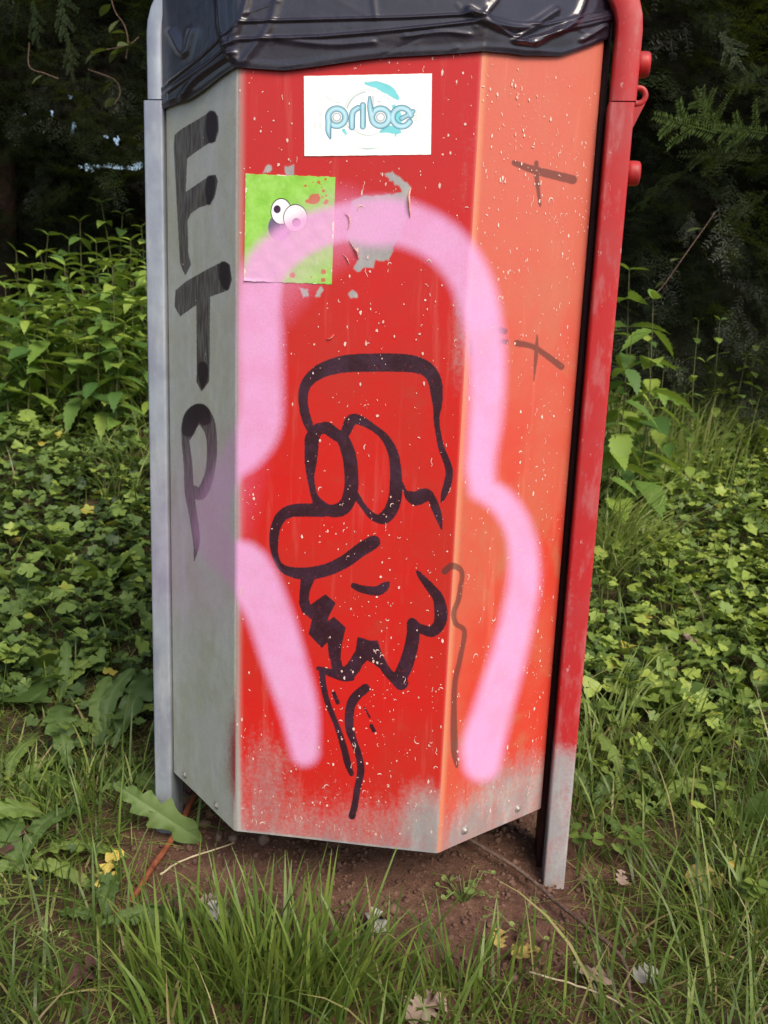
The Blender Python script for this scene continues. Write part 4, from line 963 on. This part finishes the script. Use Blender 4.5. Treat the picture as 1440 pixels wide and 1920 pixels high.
lay_leaf((212,1468), (350,1570), 1.16, 1.09, ME_pale, 'single pale toothed leaf lying over the foot of the grey post', .9, .9)
lay_leaf((185,1735), (352,1700), .03, .03, ME_pale, 'pale toothed leaf lying flat below the rusty stick', .5, .8)
lay_leaf((-60,1560), (75,1500), .05, .06, ME_dand[1], 'ribbed pale leaf reaching in from the left edge', .5, 1.4)
lay_leaf((210,1400), (292,1200), .03, .10, ME_dand[0], 'long toothed leaf leaning up against the grey post', .2, .8)
lay_leaf((130,1440), (128,1290), .03, .11, ME_dand[1], 'wide tongue shaped leaf standing up in the left grass', .2, 1.3)
rosette(205, 1740, [(14,.115,16),(100,.08,35),(170,.07,20)], ME_dand, 'dandelion with one long flat leaf below the rusty stick', DG)
rosette(40, 1640, [(20,.13,20),(75,.14,25),(120,.12,30),(-20,.1,15),(180,.1,20)], ME_dand, 'broad dandelion rosette at the lower left edge', DG)
rosette(20, 1480, [(0,.13,10),(40,.10,30),(90,.1,40),(-40,.09,10)], ME_dand, 'dandelion with a pale ribbed leaf at the left edge', DG)
rosette(110, 1330, [(60,.12,50),(100,.13,60),(-10,.1,20)], ME_dand, 'tongue leaved dandelion among the lobed ground cover', DG)
rosette(1160, 1490, [(100,.11,50),(50,.10,40),(140,.09,45),(-10,.1,20),(200,.08,15)], ME_dand, 'bright toothed dandelion right of the red post foot', DG)
rosette(1110, 1530, [(120,.10,45),(60,.08,40),(-60,.07,10)], ME_dand, 'small dandelion touching the foot of the red post', DG)
rosette(1240, 1530, [(30,.10,35),(110,.09,45),(160,.08,20)], ME_dand, 'dandelion in the grass a hand right of the post foot', DG)
rosette(1120, 1290, [(100,.10,55),(60,.09,40),(10,.12,8)], ME_dand, 'lime green toothed dandelion beside the middle of the post', DG)
rosette(1400, 1130, [(160,.13,25),(120,.11,50),(200,.10,10)], ME_dand, 'yellow green toothed leaves at the right edge of the bank', DG)
rosette(1190, 1340, [(90,.09,50),(20,.1,10),(150,.08,40)], ME_dand, 'dandelion between post and clover at mid bank', DG)
OG = 'broad leaved weeds on the bank'
ov = [(30,780,.09,'pair of round lime leaves at the far left of the bank'),(55,770,.09,'round lime leaf next to the far left pair'),(130,770,.10,'pale green oval leaves below the nettles'),(110,1060,.10,'large pale folded leaf on the left ground cover'),(190,1110,.11,'large leaf with a dark underside in the ground cover'),(255,1090,.09,'narrow upright yellow green leaf near the grey post'),
      (20,1100,.11,'broad leaf at the left edge in the ground cover'),(30,1300,.12,'dark broad leaf at the left edge above the dandelions'),(90,1270,.10,'ribbed broad leaf left of the tongue leaved dandelion'),(120,920,.07,'small oval leaf in the middle of the left bank'),(280,1000,.08,'pale leaf tuft beside the grey post'),
      (1170,880,.10,'broad pale leaf weed close to the red post'),(1150,960,.09,'bright oval leaves just right of the red post'),(1350,830,.08,'oval leaf plant high on the right bank'),(1380,900,.10,'tall pale oval leaf at the upper right bank'),(1290,960,.08,'mid green oval weed in the right bank'),
      (1240,1060,.08,'round leaf on a thin stalk in the right ground cover'),(1410,1000,.10,'dark toothed weed at the right edge'),(1340,1240,.08,'pale weed in the lower right ground cover'),(1420,1320,.10,'broad leaf at the right edge half way down'),(1360,1400,.08,'oval weed above the clover'),(1230,1330,.10,'long pale leaf lying on the right ground cover'),(1400,1560,.07,'round leaved weed at the right edge'),(1260,780,.09,'oval leaved weed near the hedge foot')]
for px, py, L, lb in ov:
    rosette(px, py, [(random.uniform(0, 360), L*random.uniform(.7, 1.1), random.uniform(15, 60)) for _ in range(random.choice((3, 4, 5)))], ME_oval, lb, OG, 'broad leaved weed', 'broad_leaved_weed')
# clover
T3 = lobed(1, .12, .03, 9)
ME_clo = mesh_np('leaflet', *outline_leaf([(0, .02), (.3, .30), (.6, .46), (.88, .40), (1, .12)], .2, .1), M_weed)
for px, py, lb in ((1190,1625,'three leaved clover right of the post foot'), (1085,1625,'small bright clover against the foot of the red post'), (1390,1720,'dark clover in the lower right grass'), (1330,1530,'clover at the right side above the yellow fallen leaf')):
    c = gnd(px, py); root = empty('clover_plant', c, label=lb, cat='clover', group='clovers in the right hand grass')
    for k in range(3):
        q = Vector((random.uniform(-.02, .02), random.uniform(-.02, .02), random.uniform(.035, .06))); V, Fc = tube([(0, 0, 0), tuple(q*.6+Vector((0, 0, .005))), tuple(q)], .0007, 4, False)
        link('stem', mesh_py('stem', V, Fc, M_stem), root); a0 = random.uniform(0, 6)
        for j in range(3): put_leaf(ME_clo, root, q, a0+j*2.094, .1, random.gauss(0, .15), .017, 'leaflet')
# pale creeping seedling on the soil
M_pale = leaf_mat('pale_seedling_leaf', [(0, (0.14, 0.20, 0.05)), (.5, (0.20, 0.28, 0.08)), (1, (0.30, 0.36, 0.12))], by='obj', trans=.3)
me_s = mesh_np('leaf', *lobed(2, .1, .05, 5), M_pale)
for bpx, bpy_, n, lb in ((870, 1690, 26, 'tangled pale green seedling on the bare soil in front of the bin'), (975, 1745, 14, 'small pale moss like seedling where soil meets grass')):
    c = gnd(bpx, bpy_); root = empty('creeping_seedling', c, label=lb, cat='seedling')
    for i in range(n):
        q = Vector((random.gauss(0, .022), random.gauss(0, .018), random.uniform(.008, .035)))
        V, Fc = tube([(q.x*.1, q.y*.1, 0), (q.x*.6, q.y*.6, q.z*1.2), tuple(q)], .0006, 3, False); link('stem', mesh_py('stem', V, Fc, M_pale), root)
        put_leaf(me_s, root, q, random.uniform(0, 6.3), random.gauss(0, .4), random.gauss(0, .4), random.uniform(.006, .010))
# grass seed head at the lower left
c = gnd(120, 1900); root = empty('grass_seed_head', c, label='pale green feathery grass seed head at the lower left', cat='seed head')
top = atd(60, 1745, c.y+.0) - c; path = smooth_path([(0, 0, 0), tuple(top*.5+Vector((.01, 0, .02))), tuple(top)], 5)
V, Fc = tube(path, .0008, 4, False); link('stem', mesh_py('stem', V, Fc, M_pale), root)
me_sd = mesh_np('spikelet', *outline_leaf([(0, .02), (.4, .16), (1, .01)], .3, .1), M_pale)
for i in range(34):
    f = random.uniform(.62, 1); p = Vector(path[int(f*(len(path)-1))])+Vector((random.gauss(.008, .018), random.gauss(0, .012), random.gauss(0, .01)))
    put_leaf(me_sd, root, p, random.uniform(0, 6.3), random.uniform(-.3, 1), 0, random.uniform(.006, .010), 'spikelet')

# fallen leaves ------------------------------------------------------
def leaf_plain(name, a, b, trans=.15):
    m, nt, out = mat_new(name); g = G(nt); n = g.noise(60, 5, .65)
    c = g.mix(g.rng(n, .38, .62), a, b); c = g.mix(g.rng(g.noise(260, 3, .6), .62, .72, 0, .6), c, (a[0]*.35, a[1]*.3, a[2]*.3))
    g.bsdf(out, c, .6, 0, g.bump(n, .6, .003), .25); return m
ML = dict(yellow=leaf_plain('yellow_dead_leaf', (0.52, 0.38, 0.04), (0.58, 0.48, 0.16)), grey=leaf_plain('grey_dead_leaf', (0.30, 0.30, 0.27), (0.42, 0.41, 0.36)),
          brown=leaf_plain('brown_dead_leaf', (0.27, 0.19, 0.15), (0.38, 0.29, 0.23)), dark=leaf_plain('dark_dead_leaf', (0.07, 0.03, 0.03), (0.12, 0.06, 0.05)), mixed=leaf_plain('yellow_brown_dead_leaf', (0.52, 0.46, 0.08), (0.20, 0.12, 0.09)),
          orange=leaf_plain('orange_dead_leaf', (0.50, 0.20, 0.02), (0.45, 0.30, 0.04)))
def oak(seed, pts=5, sharp=.5, curl=.3):
    rs = np.random.default_rng(seed); rim = [(0, 0)]; side = []
    for i in range(pts):
        x = .15+.75*i/(pts-1); w = .42*math.sin(math.pi*(.25+.6*x))*rs.uniform(.8, 1.15)
        side += [(x-.06, w*(1-sharp)), (x+.05, w)]
    rim += side+[(1.05, .02)]+[(x, -w*rs.uniform(.8, 1.1)) for x, w in side[::-1]]
    V = [(.5, 0, 0)]+[(x, y, curl*(y*y)*1.6+curl*.5*(x-.5)**2+rs.uniform(-.03, .03)) for x, y in rim]; n = len(rim)
    mid = [(x*.5+.25, y*.45, rs.uniform(-.02, .03)) for x, y in rim]; V += mid
    Fc = []
    for i in range(n):
        j = (i+1) % n; a, b = 1+i, 1+j; c_, d = 1+n+i, 1+n+j; Fc += [(a, b, d), (a, d, c_), (0, c_, d)]
    return np.array(V), np.array(Fc)
fl = [(200,1650,'yellow',.045,100,.5,'bright yellow ragged leaf fallen left of the rusty stick'),(215,1610,'yellow',.025,30,.6,'small pale yellow leaf scrap just above the bright yellow leaf'),
      (705,1735,'grey',.042,95,.4,'grey green lobed dead leaf on the soil behind the grass tuft'),(795,1895,'brown',.050,20,.35,'pale brown spiky dead leaf at the bottom edge'),
      (1320,1655,'mixed',.050,-25,.3,'half yellow half brown dead leaf in the right hand grass'),(1375,1625,'yellow',.020,70,.6,'tiny yellow leaf beside the half yellow leaf'),(935,1765,'mixed',.026,80,.6,'yellow green upright dead leaf between soil and grass'),
      (985,1790,'mixed',.035,10,.3,'brownish yellow dead leaf at the edge of the soil'),(150,1830,'dark',.045,60,.3,'dark purple dead leaf under the lower left grass'),(1110,1830,'brown',.048,150,.25,'grey brown dead leaf beside the long dark twig'),
      (1210,1830,'grey',.030,20,.3,'small grey dead leaf right of the dark twig'),(312,965,'orange',.055,40,.9,'orange leaf standing in the ground cover at the grey post'),(405,1715,'grey',.035,120,.5,'small pale curled leaf on the soil left of the tufts'),(395,1690,'brown',.028,0,.3,'narrow brown leaf on the soil under the bin corner'),
      (1165,1650,'brown',.025,80,.6,'small brown curled leaf below the clover'),(60,800,'yellow',.05,0,.8,'yellow leaf high on the left bank'),(105,620,'yellow',.05,60,.6,'pale yellow dead leaf caught in the nettles'),(1205,1165,'yellow',.05,40,.5,'yellow torn leaf in the right ground cover'),(1290,1200,'brown',.05,90,.4,'rust brown dead leaf in the right ground cover'),(1180,1030,'yellow',.05,10,.4,'yellow leaf beside the arching grass'),
      (10,1590,'dark',.06,60,.6,'withered dark leaf at the left edge below the dandelion'),(1415,745,'orange',.06,0,.4,'orange dead leaf under the hedge at the right edge'),(70,1560,'dark',.05,20,.4,'withered dark leaf beside the broad rosette')]
for i, (px, py, k, L, az, h, lb) in enumerate(fl):
    me = mesh_np('fallen_leaf', *oak(i+3, random.choice((3, 4)), random.uniform(.25, .45), random.uniform(.2, .5)), ML[k]); c = gnd(px, py, .02*h+.012)
    o = link('fallen_leaf', me, label=lb, cat='fallen leaf', group='fallen leaves'); o.location = (c.x-.5*L*math.cos(R_(az)), c.y-.5*L*math.sin(R_(az)), c.z); o.scale = (L, L, L)
    o.rotation_euler = (R_(random.uniform(-15, 15)+25*h), R_(-20*h), R_(az))

# sticks ---------------------------------------------------------------
def stick(name, pts, r0, r1, mat, label, cat, lift=.008, noise=.06, wob=.0004):
    P = [gnd(x, y, l if l is not None else lift) for x, y, l in pts]; P = smooth_path([tuple(p) for p in P], 6)
    P = P+rng.normal(0, wob, P.shape); o = P[0].copy()
    V, Fc = tube(P-o, list(np.linspace(r0, r1, len(P))), 8, True, noise); ob = link(name, mesh_py(name, V, Fc, mat), label=label, cat=cat); ob.location = tuple(o); return ob
M_twig = plain('dark_bark', (0.075, 0.045, 0.035), (0.16, 0.105, 0.085), 160, .8, .8); M_rust = plain('rusty_brown_stick', (0.16, 0.045, 0.022), (0.26, 0.085, 0.04), 90, .7, .6); M_straw = plain('straw', (0.38, 0.32, 0.20), (0.48, 0.42, 0.28), 100, .6)
stick('twig', [(850,1560,.03),(905,1588,.022),(985,1640,.018),(1040,1688,.018),(1100,1738,.02),(1150,1778,.022),(1172,1810,.02),(1180,1850,.016),(1186,1930,.008)], .0030, .0024, M_twig, 'long dark twig curving from under the bin across the right post foot', 'twig')
stick('twig', [(365,1490,.01),(330,1560,.012),(290,1620,.012),(245,1690,.008)], .0050, .0042, M_rust, 'rusty red brown stick lying at the left post foot', 'stick')
stick('dry_stalk', [(993,1823,.03),(1070,1845,.03),(1140,1870,.032),(1230,1925,.03)], .0012, .0009, M_straw, 'thin pale dry grass stalk at the bottom right', 'dry stalk')
stick('dry_stalk', [(300,1640,.03),(345,1612,.03),(440,1580,.03)], .0014, .001, M_straw, 'dry grass stalk across the bare soil under the left corner', 'dry stalk')
stick('twig', [(1235,590,.25),(1215,640,.2),(1190,700,.1),(1170,745,.02)], .004, .005, M_twig, 'bare thin branch leaning behind the plants right of the post', 'twig')
stick('twig', [(1385,610,.16),(1350,680,.1),(1320,730,.05),(1300,760,.01)], .005, .006, M_twig, 'mossy thin branch leaning on the bank at the hedge foot', 'twig')

# stones and crumbs ------------------------------------------------------
M_stone = plain('brown_stone', (0.17, 0.11, 0.085), (0.27, 0.19, 0.15), 90, .8, .5); M_crumb = plain('soil_crumb', (0.085, 0.045, 0.033), (0.17, 0.098, 0.072), 60, .9, .6)
def rock(seed, k=2):
    import bmesh
    rs = np.random.default_rng(seed); bm = bmesh.new(); bmesh.ops.create_icosphere(bm, subdivisions=k, radius=1)
    s = rs.uniform(.7, 1.2, 3)
    for v in bm.verts: v.co = Vector((v.co.x*s[0], v.co.y*s[1], v.co.z*s[2]*.8))*(1+rs.uniform(-.12, .12))
    bm.verts.ensure_lookup_table(); V = np.array([v.co for v in bm.verts]); Fc = np.array([[v.index for v in f.verts] for f in bm.faces]); bm.free(); return V, Fc
for i, (px, py, r, lb) in enumerate(((385,1545,.010,'brown stone at the left under the panel corner'),(345,1500,.012,'largest brown stone behind the left post foot'),(410,1570,.006,'small stone left of the bin corner'),(495,1575,.011,'flat stone half under the red panel edge'),(437,1572,.006,'small pebble beside the flat stone'),(620,1602,.005,'tiny pebble under the middle of the panel'),(585,1760,.006,'pale pebble at the grass edge'))):
    me = mesh_np('stone', *rock(i), M_stone); c = gnd(px, py); o = link('stone', me, label=lb, cat='stone', group='stones in the soil'); o.location = c; o.scale = (r, r, r)
n = 5200; x, y = scatter(n*2, -.42, .42, .80, 1.25, lambda x, y: d_poly(gpx(x, y), SOILPOLY) < 30)
n = len(x); rk = rock(50, 1); sc = rng.gamma(1.8, .0008, n); az = rng.uniform(0, 6.28, n)
build_batch('soil_crumbs', [(*rk, rots(az, rng.uniform(-1, 1, n), rng.uniform(-1, 1, n), sc), np.stack([x, y, ground_z(x, y)+sc*.3], -1), az*0)], M_crumb, kind='stuff', label='loose crumbs of brown soil in front of and under the bin', cat='soil')

# =================================================================== YEW HEDGE
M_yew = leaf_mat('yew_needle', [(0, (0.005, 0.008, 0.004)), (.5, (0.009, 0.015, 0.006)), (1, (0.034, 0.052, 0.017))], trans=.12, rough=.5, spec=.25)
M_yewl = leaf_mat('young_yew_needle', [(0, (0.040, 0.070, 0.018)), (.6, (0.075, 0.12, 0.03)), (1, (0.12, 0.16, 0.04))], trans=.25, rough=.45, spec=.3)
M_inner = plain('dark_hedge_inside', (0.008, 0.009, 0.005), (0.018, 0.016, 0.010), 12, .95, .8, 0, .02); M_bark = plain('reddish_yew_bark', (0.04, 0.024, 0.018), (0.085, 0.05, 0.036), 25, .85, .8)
def spray_T(n=26, L=1.0, nl=.13, seed=0, side=True):
    rs = np.random.default_rng(seed); V = []; Fc = []
    def needles(o, d, length, cnt, s):
        p = np.array([-d[1], d[0], 0]); b = len(V)
        V.extend([o-p*.006, o+p*.006, o+d*length+[0, 0, -.05]]); Fc.append((b, b+1, b+2))
        for i in range(cnt):
            t = (i+.5)/cnt; q = o+d*length*t+np.array([0, 0, -.06*t*t])
            for sg in (-1, 1):
                dd = d*.55+p*sg*rs.uniform(.7, 1)+np.array([0, 0, rs.uniform(-.25, .35)]); dd /= np.linalg.norm(dd); l = nl*s*(1.1-.55*t)*rs.uniform(.8, 1.15)
                w = np.cross(dd, [0, 0, 1]); w = w/np.linalg.norm(w)*.010*s; b = len(V); m = q+dd*l*.55
                V.extend([q, m-w, q+dd*l, m+w]); Fc.extend([(b, b+1, b+2), (b, b+2, b+3)])
    d0 = np.array([1., 0, 0]); needles(np.zeros(3), d0, L, n, 1)
    if side:
        for t, sg in ((.2, 1), (.35, -1), (.5, 1), (.65, -1)):
            a = sg*rs.uniform(.6, .9); needles(d0*L*t, np.array([math.cos(a), math.sin(a), 0]), L*.5*(1.15-t), int(n*.5), .85)
    return np.array(V), np.array(Fc)
TS = [spray_T(14, seed=i) for i in range(3)]
hedge = empty('yew_hedge', (0, 4.2, float(ground_z(0, 4.2))), label='dark dense yew hedge filling the whole background above the nettles', cat='hedge')
HO = np.array([0, 4.2, float(ground_z(0, 4.2))])
def front_y(x, z):                          # where the face of the hedge stands
    base = 3.75-.35*sstep(.2, 1.4, x)+.15*sstep(-.4, -1.4, x)
    return base+.16*np.sin(x*3.1+z*1.7)+.12*np.sin(z*4.7+x*2.2)-.16*z+.05*np.sin(x*9+z*6)
HOLES = [(137,236,5,11),(133,183,5,6),(97,212,4,7),(220,262,5,11),(198,258,4,5),(46,213,3,4)]+[(152+i*11,313+(i*7)%5-2,5,5+(i*3)%4) for i in range(11)]
def in_hole(P, grow=1.0):
    k = np.zeros(len(P), bool)
    for cx, cy, rx, ry in HOLES: k |= (((P[:, 0]-cx)/(rx*grow))**2+((P[:, 1]-cy)/(ry*grow))**2) < 1
    return k
def hedge_body():  # dark lumpy sheets stand in for the shade deep inside the hedge
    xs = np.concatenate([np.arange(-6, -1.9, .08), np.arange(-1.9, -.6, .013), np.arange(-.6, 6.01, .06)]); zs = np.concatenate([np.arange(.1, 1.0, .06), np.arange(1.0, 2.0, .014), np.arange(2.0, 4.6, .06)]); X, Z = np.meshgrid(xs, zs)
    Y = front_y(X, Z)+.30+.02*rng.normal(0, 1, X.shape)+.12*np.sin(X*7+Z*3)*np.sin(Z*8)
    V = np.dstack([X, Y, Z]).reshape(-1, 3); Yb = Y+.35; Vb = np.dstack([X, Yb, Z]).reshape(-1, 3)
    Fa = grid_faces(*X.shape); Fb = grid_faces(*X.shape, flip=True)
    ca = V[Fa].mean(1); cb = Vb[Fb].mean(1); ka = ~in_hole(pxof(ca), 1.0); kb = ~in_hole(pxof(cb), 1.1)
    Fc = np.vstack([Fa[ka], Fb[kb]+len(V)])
    link('inner_shade_core', mesh_np('inner_shade_core', np.vstack([V, Vb])-HO, Fc, M_inner), hedge, kind='stuff')
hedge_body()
def hedge_foliage():
    n = 9500; x = rng.uniform(-2.8, 2.8, n); z = rng.uniform(.45, 2.75, n); y = front_y(x, z)+rng.uniform(-.22, .22, n)
    P = pxof(np.stack([x, y, z], -1)); k = (z > ground_z(x, y)+.15) & ~(in_hole(P, 1.2) & (rng.uniform(0, 1, n) < .85)); x, y, z = x[k], y[k], z[k]; n = len(x)
    n2 = 1500                               # unseen overhanging boughs, added above the frame to shade the hedge
    x = np.concatenate([x, rng.uniform(-3.4, 3.4, n2)]); z2 = rng.uniform(2.5, 3.1, n2); y = np.concatenate([y, rng.uniform(2.8, 3.9, n2)]); z = np.concatenate([z, z2]); N_ = len(x)
    az = rng.normal(-1.57, .9, N_); sc = rng.uniform(.13, .24, N_); sc[n:] *= 2.0
    R = rots(az, rng.normal(-.35, .4, N_), rng.normal(0, .5, N_), sc); T = np.stack([x, y, z], -1)-HO; w = rng.integers(0, 3, N_); tint = np.clip(rng.normal(.4, .22, N_), 0, 1)
    o = build_batch('foliage', [(*TS[i], R[w == i], T[w == i], tint[w == i]) for i in range(3)], M_yew, kind='stuff'); o.parent = hedge
hedge_foliage()
for x in (-2.4, -1.75, -.75, .5, 2.3):
    z0 = float(ground_z(x, 4.0)); y0 = float(front_y(x, 1.0))+.12
    V, Fc = tube([(x-HO[0], y0-HO[1], z0-.1-HO[2]), (x+.05-HO[0], y0+.03-HO[1], z0+.9-HO[2]), (x-.05-HO[0], y0+.15-HO[1], z0+2.2-HO[2]), (x-HO[0], y0+.3-HO[1], z0+3.6-HO[2])], [.05, .045, .04, .03], 10, False, .1)
    link('trunk', mesh_py('trunk', V, Fc, M_bark), hedge)
# single boughs one can pick out
TB = [spray_T(26, 1.0, .11, 21), spray_T(26, 1.0, .11, 22)]
MB = [mesh_np('bough', T[0], T[1], M_yewl, True, dict(tint=np.full(len(T[0]), .5))) for T in TB]; MBd = [mesh_np('bough', T[0], T[1], M_yew, True, dict(tint=np.full(len(T[0]), .9))) for T in TB]
def bough(p0, p1, d, sc=1.0, dark=False, roll=.6, label=None):
    a = atd(*p0, d); b = atd(*p1, d-.06); v = b-a; L = v.length; me = random.choice(MBd if dark else MB); o = bpy.data.objects.new('bough', me); col.objects.link(o); o.parent = hedge
    q = v.to_track_quat('X', 'Z').to_matrix() @ Matrix.Rotation(roll, 3, 'X'); o.matrix_local = Matrix.Translation(a-Vector(HO)) @ q.to_4x4() @ Matrix.Diagonal((L, L*sc, L*sc, 1))
    if label: o['label'] = label
bough((1345,250), (1222,215), 2.5, 1.2, False, 1.2, 'pale green yew sprig reaching left towards the red post'); bough((1350,245), (1300,165), 2.5, 1.3, False, 1.0); bough((1440,250), (1335,235), 2.52, 1.1, False, 1.1)
bough((1430,290), (1270,285), 2.6, .8, True, 1.0); bough((1300,310), (1175,395), 3.0, .6, True, .8); bough((1440,360), (1330,430), 2.8, .8, True, .9); bough((1470,205), (1410,180), 2.7, 1, True, 1)
bough((1350,60), (1395,130), 2.8, 1, True, 1.1); bough((1290,20), (1340,60), 3.0, 1, True, .8); bough((1440,130), (1370,160), 2.8, 1, True, 1.2)
bough((110,-30), (125,90), 2.9, .7, True, .9); bough((60,0), (70,90), 2.9, .8, True, 1.); bough((125,60), (135,150), 2.9, .7, True, .9); bough((40,-20), (20,80), 2.8, .8, True, 1); bough((170,100), (160,190), 3.1, .7, True, 1); bough((1460,600), (1400,690), 2.6, .8, True, 1)
# climbing shoots in front of the hedge on the left
M_dim = leaf_mat('dim_shoot_leaf', [(0, (0.045, 0.060, 0.025)), (1, (0.085, 0.105, 0.04))], by='obj', trans=.2)
me_d = mesh_np('leaf', *T_oval, M_dim)
for pts, d, nl, lb in (([(205,-20),(215,20),(232,45),(240,75),(236,110)], 3.0, 4, 'thin climbing stem hanging at the top left beside the grey post'), ([(260,70),(240,85),(205,92),(170,98)], 3.0, 5, 'row of dim oval leaves on a shoot left of the grey post'), ([(55,80),(55,125),(85,138),(110,148)], 2.9, 1, 'bare reddish looping twig at the upper left'), ([(165,130),(215,150),(225,175),(215,195)], 3.1, 2, 'small leaf pair on a thread stem below the dim shoot'), ([(1340,400),(1290,470),(1240,540),(1215,560)], 2.7, 4, 'pale arching cane with hanging leaves right of the post')):
    W_ = [atd(x, y, d) for x, y in pts]; root = empty('climbing_shoot', W_[0], label=lb, cat='shoot', group='shoots in front of the hedge')
    P = smooth_path([tuple(p-W_[0]) for p in W_], 5); V, Fc = tube(P, .0018, 4, False); link('stem', mesh_py('stem', V, Fc, M_twig), root)
    for i in range(nl):
        p = Vector(P[int((i+.7)/nl*(len(P)-1)*.98)]); put_leaf(me_d, root, p, random.uniform(2.6, 4.2), random.uniform(-.9, 0), random.uniform(-.9, .9), random.uniform(.05, .07))
print('tris', sum(sum(len(p.vertices)-2 for p in o.data.polygons) if len(o.data.polygons) < 2000 else len(o.data.polygons)*(len(o.data.polygons[0].vertices)-2) for o in bpy.data.objects if o.type == 'MESH'))
